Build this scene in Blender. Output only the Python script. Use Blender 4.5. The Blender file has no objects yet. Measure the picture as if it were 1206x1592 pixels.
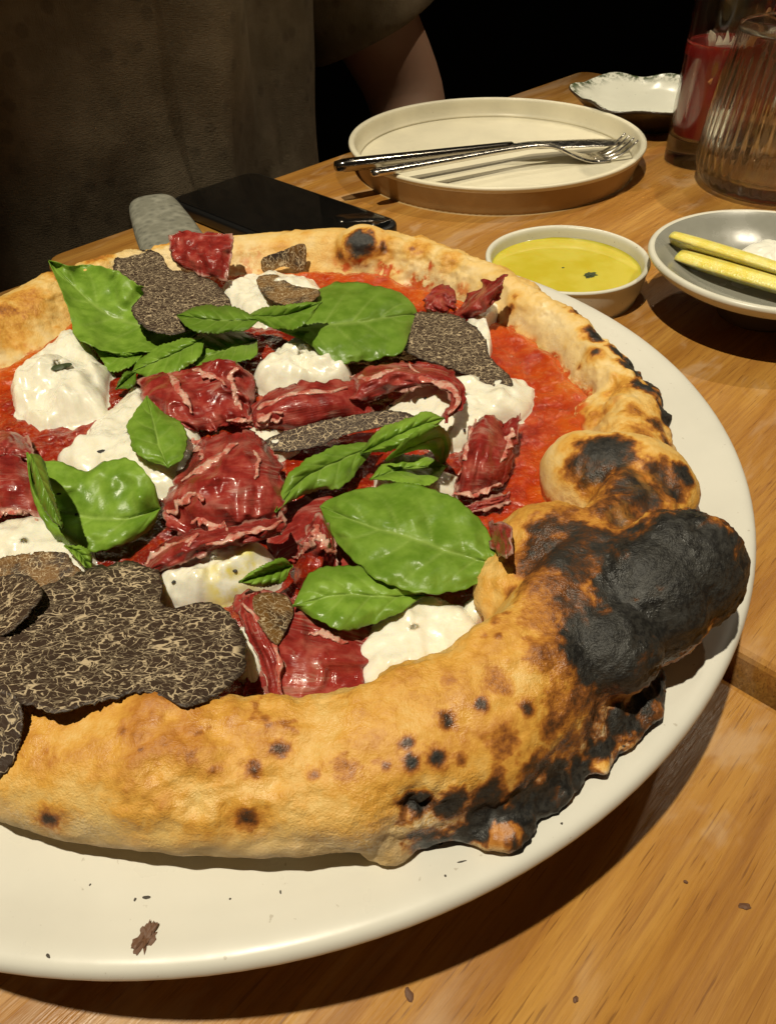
import bpy, bmesh, math, random
import numpy as np
from mathutils import Vector, Matrix
from mathutils.bvhtree import BVHTree

# ------------------------------------------------------------------ camera, world, lamps
scene = bpy.context.scene
COL = scene.collection
PW, PH, FPX = 1206, 1592, 1207.383          # photograph size and focal length in its pixels
PITCH, ROLL, CAMH = .72905444, .02778989, .19202976
_f = np.array([0, math.cos(PITCH), -math.sin(PITCH)]); _r = np.array([1., 0, 0]); _d = np.cross(_f, _r)
RI = math.cos(ROLL)*_r + math.sin(ROLL)*_d
DN = -math.sin(ROLL)*_r + math.cos(ROLL)*_d
CAMP = np.array([0, 0, CAMH])
cd = bpy.data.cameras.new('camera'); cam = bpy.data.objects.new('camera', cd); COL.objects.link(cam)
cd.sensor_fit = 'HORIZONTAL'; cd.sensor_width = 36; cd.lens = FPX/PW*36
cd.clip_start = .005; cd.clip_end = 60
M = Matrix.Identity(4)
for i in range(3):
    M[i][0] = RI[i]; M[i][1] = -DN[i]; M[i][2] = -_f[i]; M[i][3] = CAMP[i]
cam.matrix_world = M
scene.camera = cam

world = bpy.data.worlds.new('World'); scene.world = world; world.use_nodes = True
world.node_tree.nodes['Background'].inputs[0].default_value = (1, .80, .58, 1)
world.node_tree.nodes['Background'].inputs[1].default_value = .022

def spot(name, loc, aim, watt, size, blend, radius, color):
    l = bpy.data.lights.new(name, 'SPOT'); l.energy = watt; l.spot_size = math.radians(size); l.spot_blend = blend
    l.shadow_soft_size = radius; l.color = color
    o = bpy.data.objects.new(name, l); COL.objects.link(o); o.location = loc
    o.rotation_euler = (Vector(aim)-Vector(loc)).to_track_quat('-Z', 'Y').to_euler()
    return o
spot('ceiling_spot_lamp', (-.22, -.10, 1.40), (.17, .28, 0), 94, 38, .6, .015, (1, .91, .70))
spot('ceiling_spot_lamp', (.80, .85, 1.5), (.24, .56, 0), 42, 34, .9, .02, (1, .88, .66))
spot('ceiling_spot_lamp', (.30, 1.75, 1.6), (.26, .60, .04), 26, 17, .8, .03, (1, .90, .72))

vs = scene.view_settings
vs.view_transform = 'Standard'; vs.look = 'None'; vs.exposure = 0; vs.gamma = 1; vs.use_curve_mapping = False

# ------------------------------------------------------------------ numeric helpers
rng = np.random.default_rng(7); random.seed(7)
def _hash(i, j, k, s):
    n = (i*374761393 + j*668265263 + k*1103515245 + s*974634777) & 0xffffffff
    n = ((n ^ (n >> 13))*1274126177) & 0xffffffff
    return ((n ^ (n >> 16)) & 0xffffff)/0xffffff
def vnoise(P, s=0):
    P = np.asarray(P, float); I = np.floor(P).astype(np.int64); f = P-I; f = f*f*f*(f*(f*6-15)+10)
    o = 0
    for a in (0, 1):
        wa = f[:, 0] if a else 1-f[:, 0]
        for b in (0, 1):
            wb = f[:, 1] if b else 1-f[:, 1]
            for c in (0, 1):
                wc = f[:, 2] if c else 1-f[:, 2]
                o = o + wa*wb*wc*_hash(I[:, 0]+a, I[:, 1]+b, I[:, 2]+c, s)
    return o*2-1
def fbm(P, sc, octv=3, s=0, gain=.5):
    P = np.asarray(P, float)*sc; a = 1; o = 0; t = 0
    for k in range(octv):
        o = o + a*vnoise(P*(2.03**k)+17.3*k, s+k); t += a; a *= gain
    return o/t
def sstep(a, b, x):
    t = np.clip((x-a)/(b-a), 0, 1); return t*t*(3-2*t)
def raydir(x, y):
    return (x-PW/2)/FPX*RI + (y-PH/2)/FPX*DN + _f
def px(x, y, z):
    """photo pixel -> point on the horizontal plane at height z"""
    d = raydir(x, y); return CAMP + d*((z-CAMH)/d[2])
def pxa(XY, Z):
    XY = np.asarray(XY, float); Z = np.broadcast_to(np.asarray(Z, float), (len(XY),))
    d = ((XY[:, 0]-PW/2)/FPX)[:, None]*RI + ((XY[:, 1]-PH/2)/FPX)[:, None]*DN + _f
    return CAMP + d*((Z-CAMH)/d[:, 2])[:, None]
TREES = []
def cast(x, y):
    d = Vector(raydir(x, y)); best = None
    for t in TREES:
        h = t.ray_cast(Vector(CAMP), d, 3)
        if h[0] is not None and (best is None or h[3] < best[1]): best = (h[0], h[3])
    return np.array(best[0]) if best else px(x, y, .034)
def resample(P, n, closed=False):
    P = np.asarray(P, float)
    if closed: P = np.vstack([P, P[:1]])
    m = len(P)
    # Catmull-Rom, then even spacing
    if closed: E = np.vstack([P[-2], P, P[1]])
    else: E = np.vstack([2*P[0]-P[1], P, 2*P[-1]-P[-2]])
    out = []
    for i in range(m-1):
        p0, p1, p2, p3 = E[i:i+4]
        t = np.linspace(0, 1, 13)[:-1, None]
        out.append(.5*((2*p1)+(p2-p0)*t+(2*p0-5*p1+4*p2-p3)*t*t+(3*p1-p0-3*p2+p3)*t**3))
    out = np.vstack(out+[P[-1:]])
    s = np.concatenate([[0], np.cumsum(np.linalg.norm(np.diff(out[:, :2], axis=0), axis=1)+1e-9)])
    q = np.linspace(0, s[-1], n+1 if closed else n)
    if closed: q = q[:-1]
    return np.stack([np.interp(q, s, out[:, k]) for k in range(P.shape[1])], 1)

# ------------------------------------------------------------------ object helpers
def tag(o, label, cat, group=None):
    o['label'] = label; o['category'] = cat
    if group: o['group'] = group
    return o
def mesh(name, V, F, mat=None, parent=None, smooth=True, attrs=None, uv=None, origin=None, tree=False):
    V = np.asarray(V, float)
    if origin is None:
        origin = np.zeros(3) if parent else np.array([*V[:, :2].mean(0), V[:, 2].min()])
    me = bpy.data.meshes.new(name)
    me.from_pydata((V-origin).tolist(), [], F if isinstance(F, list) else F.tolist())
    if smooth: me.polygons.foreach_set('use_smooth', np.ones(len(me.polygons), bool))
    for k, v in (attrs or {}).items():
        a = me.attributes.new(k, 'FLOAT', 'POINT'); a.data.foreach_set('value', np.asarray(v, np.float32))
    if uv is not None:
        l = me.uv_layers.new(name='UVMap'); idx = np.zeros(len(me.loops), np.int32); me.loops.foreach_get('vertex_index', idx)
        l.data.foreach_set('uv', np.asarray(uv, np.float32)[idx].ravel())
    me.update()
    o = bpy.data.objects.new(name, me); COL.objects.link(o); o.location = origin
    if parent: o.parent = parent
    if mat: me.materials.append(mat)
    if tree:
        TREES.append(BVHTree.FromPolygons([Vector(v) for v in V], F if isinstance(F, list) else F.tolist()))
    return o
def empty(name, loc, rz=0):
    o = bpy.data.objects.new(name, None); COL.objects.link(o); o.location = loc; o.rotation_euler = (0, 0, rz)
    o.empty_display_size = .02; return o
def grid_faces(nu, nv, closed_u=False, closed_v=False):
    F = []
    for i in range(nu if closed_u else nu-1):
        for j in range(nv if closed_v else nv-1):
            a = i*nv+j; b = ((i+1) % nu)*nv+j; c = ((i+1) % nu)*nv+(j+1) % nv; d = i*nv+(j+1) % nv
            F.append((a, b, c, d))
    return F
def lathe(prof, n=96, rad=None, wob=0):
    """closed solid of revolution from a (r,z) profile running from axis to axis"""
    V = []; F = []
    prof = [tuple(p) for p in prof]
    for (r, z) in prof:
        for k in range(n):
            a = 2*math.pi*k/n; m = rad(a, z) if rad else 1
            V.append((r*m*math.cos(a), r*m*math.sin(a), z))
    for i in range(len(prof)-1):
        for k in range(n):
            a = i*n+k; b = i*n+(k+1) % n; c = a+n; d = b+n
            F.append((a, b, d, c))
    if prof[0][0] > 0: F.append(tuple(range(n))[::-1])
    if prof[-1][0] > 0: F.append(tuple((len(prof)-1)*n+k for k in range(n)))
    return np.array(V), F
def smoothprof(pts, n=8):
    """rounds a profile with Catmull-Rom"""
    P = np.array(pts, float); E = np.vstack([2*P[0]-P[1], P, 2*P[-1]-P[-2]]); out = []
    for i in range(len(P)-1):
        p0, p1, p2, p3 = E[i:i+4]; t = np.linspace(0, 1, n+1)[:-1, None]
        out.append(.5*((2*p1)+(p2-p0)*t+(2*p0-5*p1+4*p2-p3)*t*t+(3*p1-p0-3*p2+p3)*t**3))
    o = np.vstack(out+[P[-1:]]); o[:, 0] = np.maximum(o[:, 0], 0); return o
def solidify(o, t, offset=-1):
    m = o.modifiers.new('thickness', 'SOLIDIFY'); m.thickness = t; m.offset = offset; return o
def rbox(sx, sy, sz, bev, seg=3):
    bm = bmesh.new(); bmesh.ops.create_cube(bm, size=1)
    bmesh.ops.scale(bm, vec=(sx, sy, sz), verts=bm.verts)
    bmesh.ops.bevel(bm, geom=bm.edges[:], offset=bev, segments=seg, profile=.5, affect='EDGES')
    V = np.array([v.co[:] for v in bm.verts]); F = [tuple(v.index for v in f.verts) for f in bm.faces]
    bm.free(); return V, F
def sweep(path, w, t, up=(0, 0, 1), n=10):
    """flattened rounded rod: path points, half widths, half thicknesses"""
    path = np.asarray(path, float); V = []; m = len(path)
    for i in range(m):
        d = path[min(i+1, m-1)]-path[max(i-1, 0)]; d /= np.linalg.norm(d)
        s = np.cross(d, up); s /= np.linalg.norm(s); u = np.cross(s, d)
        for k in range(n):
            a = 2*math.pi*k/n; c, q = math.cos(a), math.sin(a)
            c = math.copysign(abs(c)**.7, c); q = math.copysign(abs(q)**.7, q)
            V.append(path[i]+s*w[i]*c+u*t[i]*q)
    F = []
    for i in range(m-1):
        for k in range(n):
            F.append((i*n+k, i*n+(k+1) % n, (i+1)*n+(k+1) % n, (i+1)*n+k))
    F.append(tuple(range(n))[::-1]); F.append(tuple((m-1)*n+k for k in range(n)))
    return np.array(V), F
def merge(parts):
    V = []; F = []; o = 0
    for v, f in parts:
        V.append(np.asarray(v)); F += [tuple(i+o for i in q) for q in f]; o += len(v)
    return np.vstack(V), F

# ------------------------------------------------------------------ material helpers
class Mat:
    def __init__(s, name):
        s.m = bpy.data.materials.new(name); s.m.use_nodes = True; s.nt = s.m.node_tree
        s.b = s.nt.nodes['Principled BSDF']; s.out = s.nt.nodes['Material Output']
    def n(s, typ, *ins, **kw):
        nd = s.nt.nodes.new(typ)
        for k, v in kw.items():
            if k.startswith('_'): setattr(nd, k[1:], v)
            else: s.set(nd, k.replace('__', ' '), v)
        for i, v in enumerate(ins):
            if v is not None: s.set(nd, i, v)
        return nd
    def set(s, nd, key, v):
        sock = nd.inputs[key]
        if isinstance(v, bpy.types.NodeSocket): s.nt.links.new(v, sock)
        else:
            if hasattr(sock.default_value, '__len__') and not hasattr(v, '__len__'): v = [v]*len(sock.default_value)
            if hasattr(v, '__len__') and len(v) == 3 and len(sock.default_value) == 4: v = (*v, 1)
            sock.default_value = v
    def p(s, **kw):
        for k, v in kw.items(): s.set(s.b, k.replace('__', ' '), v)
        return s
    def attr(s, name): return s.n('ShaderNodeAttribute', _attribute_name=name).outputs['Fac']
    def obj(s): return s.n('ShaderNodeTexCoord').outputs['Object']
    def pos(s): return s.n('ShaderNodeNewGeometry').outputs['Position']
    def noise(s, vec, scale, detail=4, rough=.55, dist=0):
        return s.n('ShaderNodeTexNoise', Vector=vec, Scale=scale, Detail=detail, Roughness=rough, Distortion=dist).outputs['Fac']
    def vor(s, vec, scale, feature='DISTANCE_TO_EDGE'):
        return s.n('ShaderNodeTexVoronoi', Vector=vec, Scale=scale, _feature=feature).outputs['Distance']
    def math(s, op, a, b=0., clamp=False): return s.n('ShaderNodeMath', a, b, _operation=op, _use_clamp=clamp).outputs[0]
    def ss(s, x, a, b, lo=0., hi=1.):
        nd = s.n('ShaderNodeMapRange', _interpolation_type='SMOOTHSTEP', Value=x)
        for k, v in (('From Min', a), ('From Max', b), ('To Min', lo), ('To Max', hi)): nd.inputs[k].default_value = v
        return nd.outputs[0]
    def mix(s, f, a, b, mode='MIX'):
        nd = s.n('ShaderNodeMix', _data_type='RGBA', _blend_type=mode)
        s.set(nd, 0, f); s.set(nd, 6, a); s.set(nd, 7, b); return nd.outputs[2]
    def ramp(s, f, stops):
        nd = s.n('ShaderNodeValToRGB', f); e = nd.color_ramp.elements
        while len(e) < len(stops): e.new(.5)
        for el, (p, c) in zip(e, stops): el.position = p; el.color = (*c, 1)
        return nd.outputs[0]
    def scale(s, vec, v): return s.n('ShaderNodeMapping', Vector=vec, Scale=v).outputs[0]
    def add(s, a, b): return s.n('ShaderNodeVectorMath', a, b, _operation='ADD').outputs[0]
    def bump(s, h, strength=.3, dist=.001, normal=None):
        nd = s.n('ShaderNodeBump', Height=h, Strength=strength, Distance=dist)
        if normal: s.set(nd, 'Normal', normal)
        return nd.outputs[0]
    def rnd(s): return s.n('ShaderNodeObjectInfo').outputs['Random']
def plain(name, col, rough=.5, **kw):
    m = Mat(name); m.p(Base__Color=col, Roughness=rough, **kw); return m.m

# ---- wood of the table tops (grain runs along local x)
def wood():
    m = Mat('oiled_wood'); o = m.obj(); r = m.rnd()
    o = m.add(o, m.n('ShaderNodeCombineXYZ', m.math('MULTIPLY', r, 3.1), m.math('MULTIPLY', r, 1.7), 0).outputs[0])
    fine = m.noise(m.scale(o, (22, 620, 200)), 1, 6, .68, .3)
    grain = m.noise(m.scale(o, (5, 55, 30)), 1, 5, .6, .8)
    big = m.noise(m.scale(o, (4, 11, 8)), 1, 3, .5, .6)
    pore = m.noise(m.scale(o, (55, 1300, 400)), 1, 3, .55)
    col = m.ramp(grain, [(.28, (.26, .105, .018)), (.46, (.40, .185, .034)), (.60, (.48, .245, .052)), (.8, (.57, .32, .085))])
    col = m.mix(m.ss(fine, .42, .68, 0, .6), col, (.27, .11, .026))
    col = m.mix(m.ss(pore, .60, .68, 0, .6), col, (.13, .048, .013))
    pale_patch = m.ss(m.noise(m.scale(o, (9, 26, 16)), 1, 4, .62, 1.2), .52, .66)  # random paler patches stretched along the grain
    col = m.mix(m.math('MULTIPLY', pale_patch, .45), col, (.58, .40, .24))
    col = m.mix(m.ss(big, .35, .75, 0, .35), col, (.26, .105, .024))
    kn = m.ss(m.noise(m.scale(o, (38, 95, 60)), 1, 3, .5), .70, .78)
    col = m.mix(m.math('MULTIPLY', kn, .5), col, (.15, .055, .015))
    m.p(Base__Color=col, Roughness=m.ss(m.noise(m.scale(o, (12, 50, 30)), 1, 4), .3, .7, .26, .48),
        Normal=m.bump(m.math('ADD', m.math('MULTIPLY', pore, -1.), m.math('MULTIPLY', fine, .7)), .5, .0006))
    m.set(m.b, 'Specular IOR Level', .42)
    return m.m
WOOD = wood()

def ceramic(name, col, speck=.0, rough=.32, mott=.06, bump=.05):
    m = Mat(name); o = m.obj()
    c = m.mix(m.ss(m.noise(o, 28, 4), .35, .7, 0, 1), col, tuple(v*(1-mott) for v in col))
    if speck:
        c = m.mix(m.math('MULTIPLY', m.ss(m.noise(o, 520, 2), .70, .76), speck), c, (.22, .16, .09))
    m.p(Base__Color=c, Roughness=m.ss(m.noise(o, 60, 4), .3, .7, rough-.05, rough+.1), Normal=m.bump(m.noise(o, 130, 4), bump, .001))
    m.set(m.b, 'Specular IOR Level', .45)
    return m.m
PLATE = ceramic('white_glaze', (.67, .645, .575), .35)
CREAM = ceramic('cream_glaze', (.74, .68, .51), .3, .38, .12)
CLAY = ceramic('bare_clay', (.42, .27, .11), .4, .6, .2, .2)
BOWLW = ceramic('speckled_white_glaze', (.66, .635, .53), .8, .35, .12)
BOWLG = ceramic('grey_glaze', (.27, .265, .225), .4, .22, .2)

# ------------------------------------------------------------------ the setting: floor and two table tops
DARK = plain('dark_floor_boards', (.02, .014, .009), .6)
fl = mesh('floor', [(-6, -6, -.75), (6, -6, -.75), (6, 6, -.75), (-6, 6, -.75)], [(0, 1, 2, 3)], DARK, smooth=False)
fl['kind'] = 'structure'
wl = mesh('back_wall', [(-6, 3.2, -.75), (6, 3.2, -.75), (6, 3.2, 4), (-6, 3.2, 4)], [(0, 1, 2, 3)], plain('dark_wall', (.012, .010, .008), .8), smooth=False)
wl['kind'] = 'structure'

EA = px(60, 402, 0)[:2]; EB = px(905, 108, 0)[:2]
E1 = (EB-EA)/np.linalg.norm(EB-EA); S1 = np.array([E1[1], -E1[0]]); N1 = -S1     # along far edge, towards us, outward
EZ = math.atan2(E1[1], E1[0])
TW = float(np.linalg.norm(EB-EA))
def to_world(te, tn, z=0):      # te along the far edge from the seam corner, tn outward from that edge
    return np.array([*(EA+E1*te+N1*tn), z])
def table(ztop, te0, te1, label):
    L = te1-te0; D = .74; c = to_world((te0+te1)/2, -D/2, ztop)
    t = empty('wooden_table', c, EZ)
    # the top as one thick board with worn rounded corners
    bm = bmesh.new(); bmesh.ops.create_cube(bm, size=1)
    bmesh.ops.scale(bm, vec=(L, D, .03), verts=bm.verts); bmesh.ops.translate(bm, vec=(0, 0, -.015), verts=bm.verts)
    ve = [e for e in bm.edges if abs(e.verts[0].co.z-e.verts[1].co.z) > .01]
    bmesh.ops.bevel(bm, geom=ve, offset=.014, segments=5, profile=.5, affect='EDGES')
    he = [e for e in bm.edges if abs(e.verts[0].co.z-e.verts[1].co.z) < .001 and any(abs(f.normal.z) > .9 for f in e.link_faces)]
    bmesh.ops.bevel(bm, geom=he, offset=.0035, segments=3, profile=.5, affect='EDGES')
    V = [v.co[:] for v in bm.verts]; F = [tuple(v.index for v in f.verts) for f in bm.faces]; bm.free()
    mesh('table_top', V, F, WOOD, t, smooth=False)
    for sx in (-1, 1):
        for sy in (-1, 1):
            V, F = rbox(.05, .05, .74+ztop-.022, .004, 1)
            mesh('leg', V+np.array([sx*(L/2-.06), sy*(D/2-.06), -.025-(.74+ztop-.022)/2]), F, WOOD, t, smooth=False)
    return tag(t, label, 'table', 'tables pushed together')
ZN = -.010
table(0, 0, TW, 'wooden table under the side plate, dip bowls and drinks')
table(ZN, -.0035-.70, -.0035, 'slightly lower wooden table carrying the big pizza plate')

# ------------------------------------------------------------------ pizza plate
PC = np.array([-.049, .2156])
prof = smoothprof([(0, ZN+.004), (.048, ZN+.004), (.052, ZN), (.057, ZN), (.060, ZN+.006), (.080, ZN+.020), (.120, .0135), (.155, .0245), (.1630, .0292), (.1652, .0318), (.1643, .0345),
                   (.1612, .0352), (.156, .0345), (.148, .0338), (.12, .0336), (.06, .0335), (0, .0335)], 6)
V, F = lathe(prof, 160)
V[:, :2] += PC
tag(mesh('pizza_plate', V, F, PLATE, origin=np.array([*PC, ZN]), tree=True), 'large flat white round plate under the pizza', 'plate')

# ------------------------------------------------------------------ pizza: crust
Z0 = .0345
def ctl(tab, th):
    a = np.array(sorted((t % 360, v) for t, v in tab)); a = np.vstack([a[-1:]-[360, 0], a, a[:1]+[360, 0]])
    # smooth periodic interpolation
    x = np.interp(th, a[:, 0], a[:, 1]); k = 9
    ker = np.hanning(k+2)[1:-1]; ker /= ker.sum()
    return np.convolve(np.concatenate([x[-k:], x, x[:k]]), ker, 'same')[k:-k]
NT = 480
th = np.linspace(0, 360, NT, endpoint=False)
RO = ctl([(254, .141), (263, .1435), (270, .1455), (278, .1495), (288, .1545), (297, .1545), (306, .1535), (315, .151), (323, .148), (330, .146), (339, .1415), (352, .1385),
          (2, .1405), (9, .1388), (26, .1380), (40, .1385), (55, .1412), (67, .145), (81, .1435), (93, .1418), (105, .141), (117, .142), (129, .139), (145, .134), (165, .135), (190, .138), (220, .14)], th)
AW = ctl([(254, .019), (278, .0245), (297, .025), (315, .024), (335, .019), (352, .014), (9, .013), (26, .013), (55, .014), (81, .013), (105, .014), (129, .014), (165, .016), (210, .018)], th)
IW = ctl([(254, .013), (278, .014), (300, .015), (320, .018), (341, .016), (356, .014), (5, .012), (26, .013), (45, .015), (67, .018), (85, .020), (105, .016), (125, .018), (145, .024), (165, .022), (210, .016)], th)
HH = ctl([(254, .0235), (270, .025), (285, .0265), (300, .029), (315, .031), (330, .027), (345, .021), (2, .0175), (20, .018), (40, .020), (55, .020), (67, .0215), (81, .019), (105, .0185), (125, .0205), (145, .021), (165, .021), (210, .023)], th)
T = np.radians(th); wig = np.stack([np.cos(T), np.sin(T), T*0], 1)
RO = RO+.0013*fbm(wig, 6, 3, 3)+.0008*fbm(wig, 19, 2, 9)
HH = HH*(1+.07*fbm(wig, 5, 3, 21)); 
SZ = Z0+.0055                     # dough level inside the rim
rings = []
def ring(r, z): rings.append(np.stack([PC[0]+r*np.cos(T), PC[1]+r*np.sin(T), np.broadcast_to(z, r.shape)], 1))
one = np.ones(NT)
for f in (.02, .3, .6, .85): ring(one*.12*f/.85, Z0*one)
RC = RO-AW; hb = HH*.38
for a in np.linspace(-90, 90, 22):
    c, s = math.cos(math.radians(a)), math.sin(math.radians(a))
    rr = RC+AW*abs(c)**.85
    zz = np.where(s < 0, Z0+hb+hb*s*abs(s)**-.1 if s else Z0+hb, Z0+hb+(HH-hb)*s)
    if a < -60: rr = RC-.002+AW*abs(c)**.85
    ring(rr, zz)
for u in np.linspace(0, 1, 14)[1:]:
    k = .5-.5*math.cos(math.pi*u)
    ring(RC-IW*u, Z0+HH*(1-k)+(SZ-Z0)*k)
RI_ = RC-IW
for f in (.85, .6, .3, .02): ring(RI_*f, SZ*one)
nr = len(rings)
V = np.vstack(rings); F = []
for i in range(nr-1):
    for k in range(NT):
        F.append((i*NT+k, i*NT+(k+1) % NT, (i+1)*NT+(k+1) % NT, (i+1)*NT+k))
F.append(tuple(range(NT))[::-1]); F.append(tuple((nr-1)*NT+k for k in range(NT)))
parts = [(V, F)]
def ellip(c, rad, yaw=0):
    bm = bmesh.new(); bmesh.ops.create_icosphere(bm, subdivisions=3, radius=1)
    v = np.array([q.co[:] for q in bm.verts])*np.array(rad); f = [tuple(w.index for w in q.verts) for q in bm.faces]; bm.free()
    c_, s_ = math.cos(yaw), math.sin(yaw)
    v = np.stack([v[:, 0]*c_-v[:, 1]*s_, v[:, 0]*s_+v[:, 1]*c_, v[:, 2]], 1)+c
    parts.append((v, f))
mm = .001
# blown bubbles of the rim
ellip(px(1042, 893, .0535), (.0185, .0165, .0175), .3)
ellip(px(1000, 930, .0525), (.0165, .0165, .0165))
ellip(px(945, 1010, .0530), (.0125, .0115, .0110))
ellip(px(960, 762, .0450), (.0225, .0165, .0175), -.25)
ellip(px(905, 735, .0470), (.0130, .0125, .0130), .3)
ellip(px(1010, 770, .0470), (.0125, .0130, .0120), .3)
ellip(px(865, 880, .0490), (.0165, .0190, .0150), .6)
ellip(px(820, 930, .0480), (.0120, .0150, .0120), .9)
ellip(px(565, 388, .0480), (.0135, .0110, .0105))
ellip(px(962, 640, .0410), (.0200, .0135, .0085), .9)
# scorched frills along the foot of the rim
FR = [(612, 1312, 4.6), (655, 1296, 3.2), (700, 1286, 3.6), (745, 1270, 5.4), (790, 1258, 6.4), (822, 1240, 5.4), (855, 1222, 5.6), (885, 1200, 4.6), (912, 1178, 4.6), (945, 1140, 6.5), (985, 1090, 7)]
for i, (x, y, r) in enumerate(FR):
    ellip(px(x, y-3, Z0+r*mm*.5), (r*mm*1.6, r*mm*1.0, r*mm*.55), .45+.5*math.sin(i*2.1))
    ellip(px(x-10, y-26, Z0+.0045), (.0085, .0062, .0052), .5)
    ellip(px(x-18, y-50, Z0+.0065), (.0085, .0070, .0070), .5)
_r = np.random.default_rng(12)
for q in resample([(935, 522), (960, 548), (985, 582), (1012, 632), (1034, 680), (1050, 735), (1066, 800)], 30):
    r = _r.uniform(2.2, 4.8); w = px(*q, _r.uniform(.0385, .0475)); d = np.array([*(PC-w[:2]), 0]); d /= np.linalg.norm(d)
    ellip(w+d*_r.uniform(.0005, .0035), (r*mm, r*mm*_r.uniform(.7, 1.2), r*mm*.8), _r.uniform(0, 3))
for q in resample([(x, y) for x, y, r in FR], 34):
    r = _r.uniform(1.6, 4.4); ellip(px(q[0]+_r.uniform(-8, 4), q[1]-_r.uniform(0, 26), Z0+_r.uniform(.001, .005)), (r*mm*1.4, r*mm, r*mm*.6), _r.uniform(0, 3))
ellip(px(95, 1268, .043), (.004, .004, .004))
V, F = merge(parts)
tmp = mesh('tmp', V, F, origin=np.zeros(3))
md = tmp.modifiers.new('r', 'REMESH'); md.mode = 'VOXEL'; md.voxel_size = .0008
md = tmp.modifiers.new('s', 'SMOOTH'); md.factor = .5; md.iterations = 10
dg = bpy.context.evaluated_depsgraph_get(); ev = tmp.evaluated_get(dg); me = ev.to_mesh()
nv = len(me.vertices); V = np.zeros(nv*3); me.vertices.foreach_get('co', V); V = V.reshape(-1, 3)
Nn = np.zeros(nv*3); me.vertices.foreach_get('normal', Nn); Nn = Nn.reshape(-1, 3)
F = [tuple(q.vertices) for q in me.polygons]
ev.to_mesh_clear(); bpy.data.objects.remove(tmp)

rr = np.hypot(V[:, 0]-PC[0], V[:, 1]-PC[1]); ang = np.degrees(np.arctan2(V[:, 1]-PC[1], V[:, 0]-PC[0])) % 360
bvh0 = BVHTree.FromPolygons([Vector(v) for v in V], F)
def hit0(x, y):
    h = bvh0.ray_cast(Vector(CAMP), Vector(raydir(x, y)), 3); return np.array(h[0]) if h[0] else px(x, y, .05)
def spotfield(spots, warp=.25, seed=5):
    """spots: (x, y, radius in mm, strength); noise-warped soft blots in space"""
    o = np.zeros(nv)
    W1 = fbm(V, 300, 3, seed); W2 = fbm(V, 1100, 2, seed+3)
    for i, (x, y, r, s) in enumerate(spots):
        c = hit0(x, y) if y is not None else x; s = min(s, .84) if r < 5 and y is not None else s; d = np.linalg.norm(V-c, axis=1)/(r*mm)
        sel = d < 2.2
        k = np.zeros(nv); e = np.clip(d[sel]+warp*1.3*W1[sel]+.12*W2[sel], 0, 9)
        k[sel] = np.exp(-(e/.86)**(3 if r > 5 else 2))
        o = np.maximum(o, s*k)
        if r < 6:
            q = d < 4; k2 = np.zeros(nv); k2[q] = np.exp(-((d[q]+warp*2*W1[q])/1.9)**2); o = np.maximum(o, .62*s*k2)
    return o
BL = [px(1042, 893, .0535), px(1000, 930, .0525), px(945, 1010, .0530)]
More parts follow.
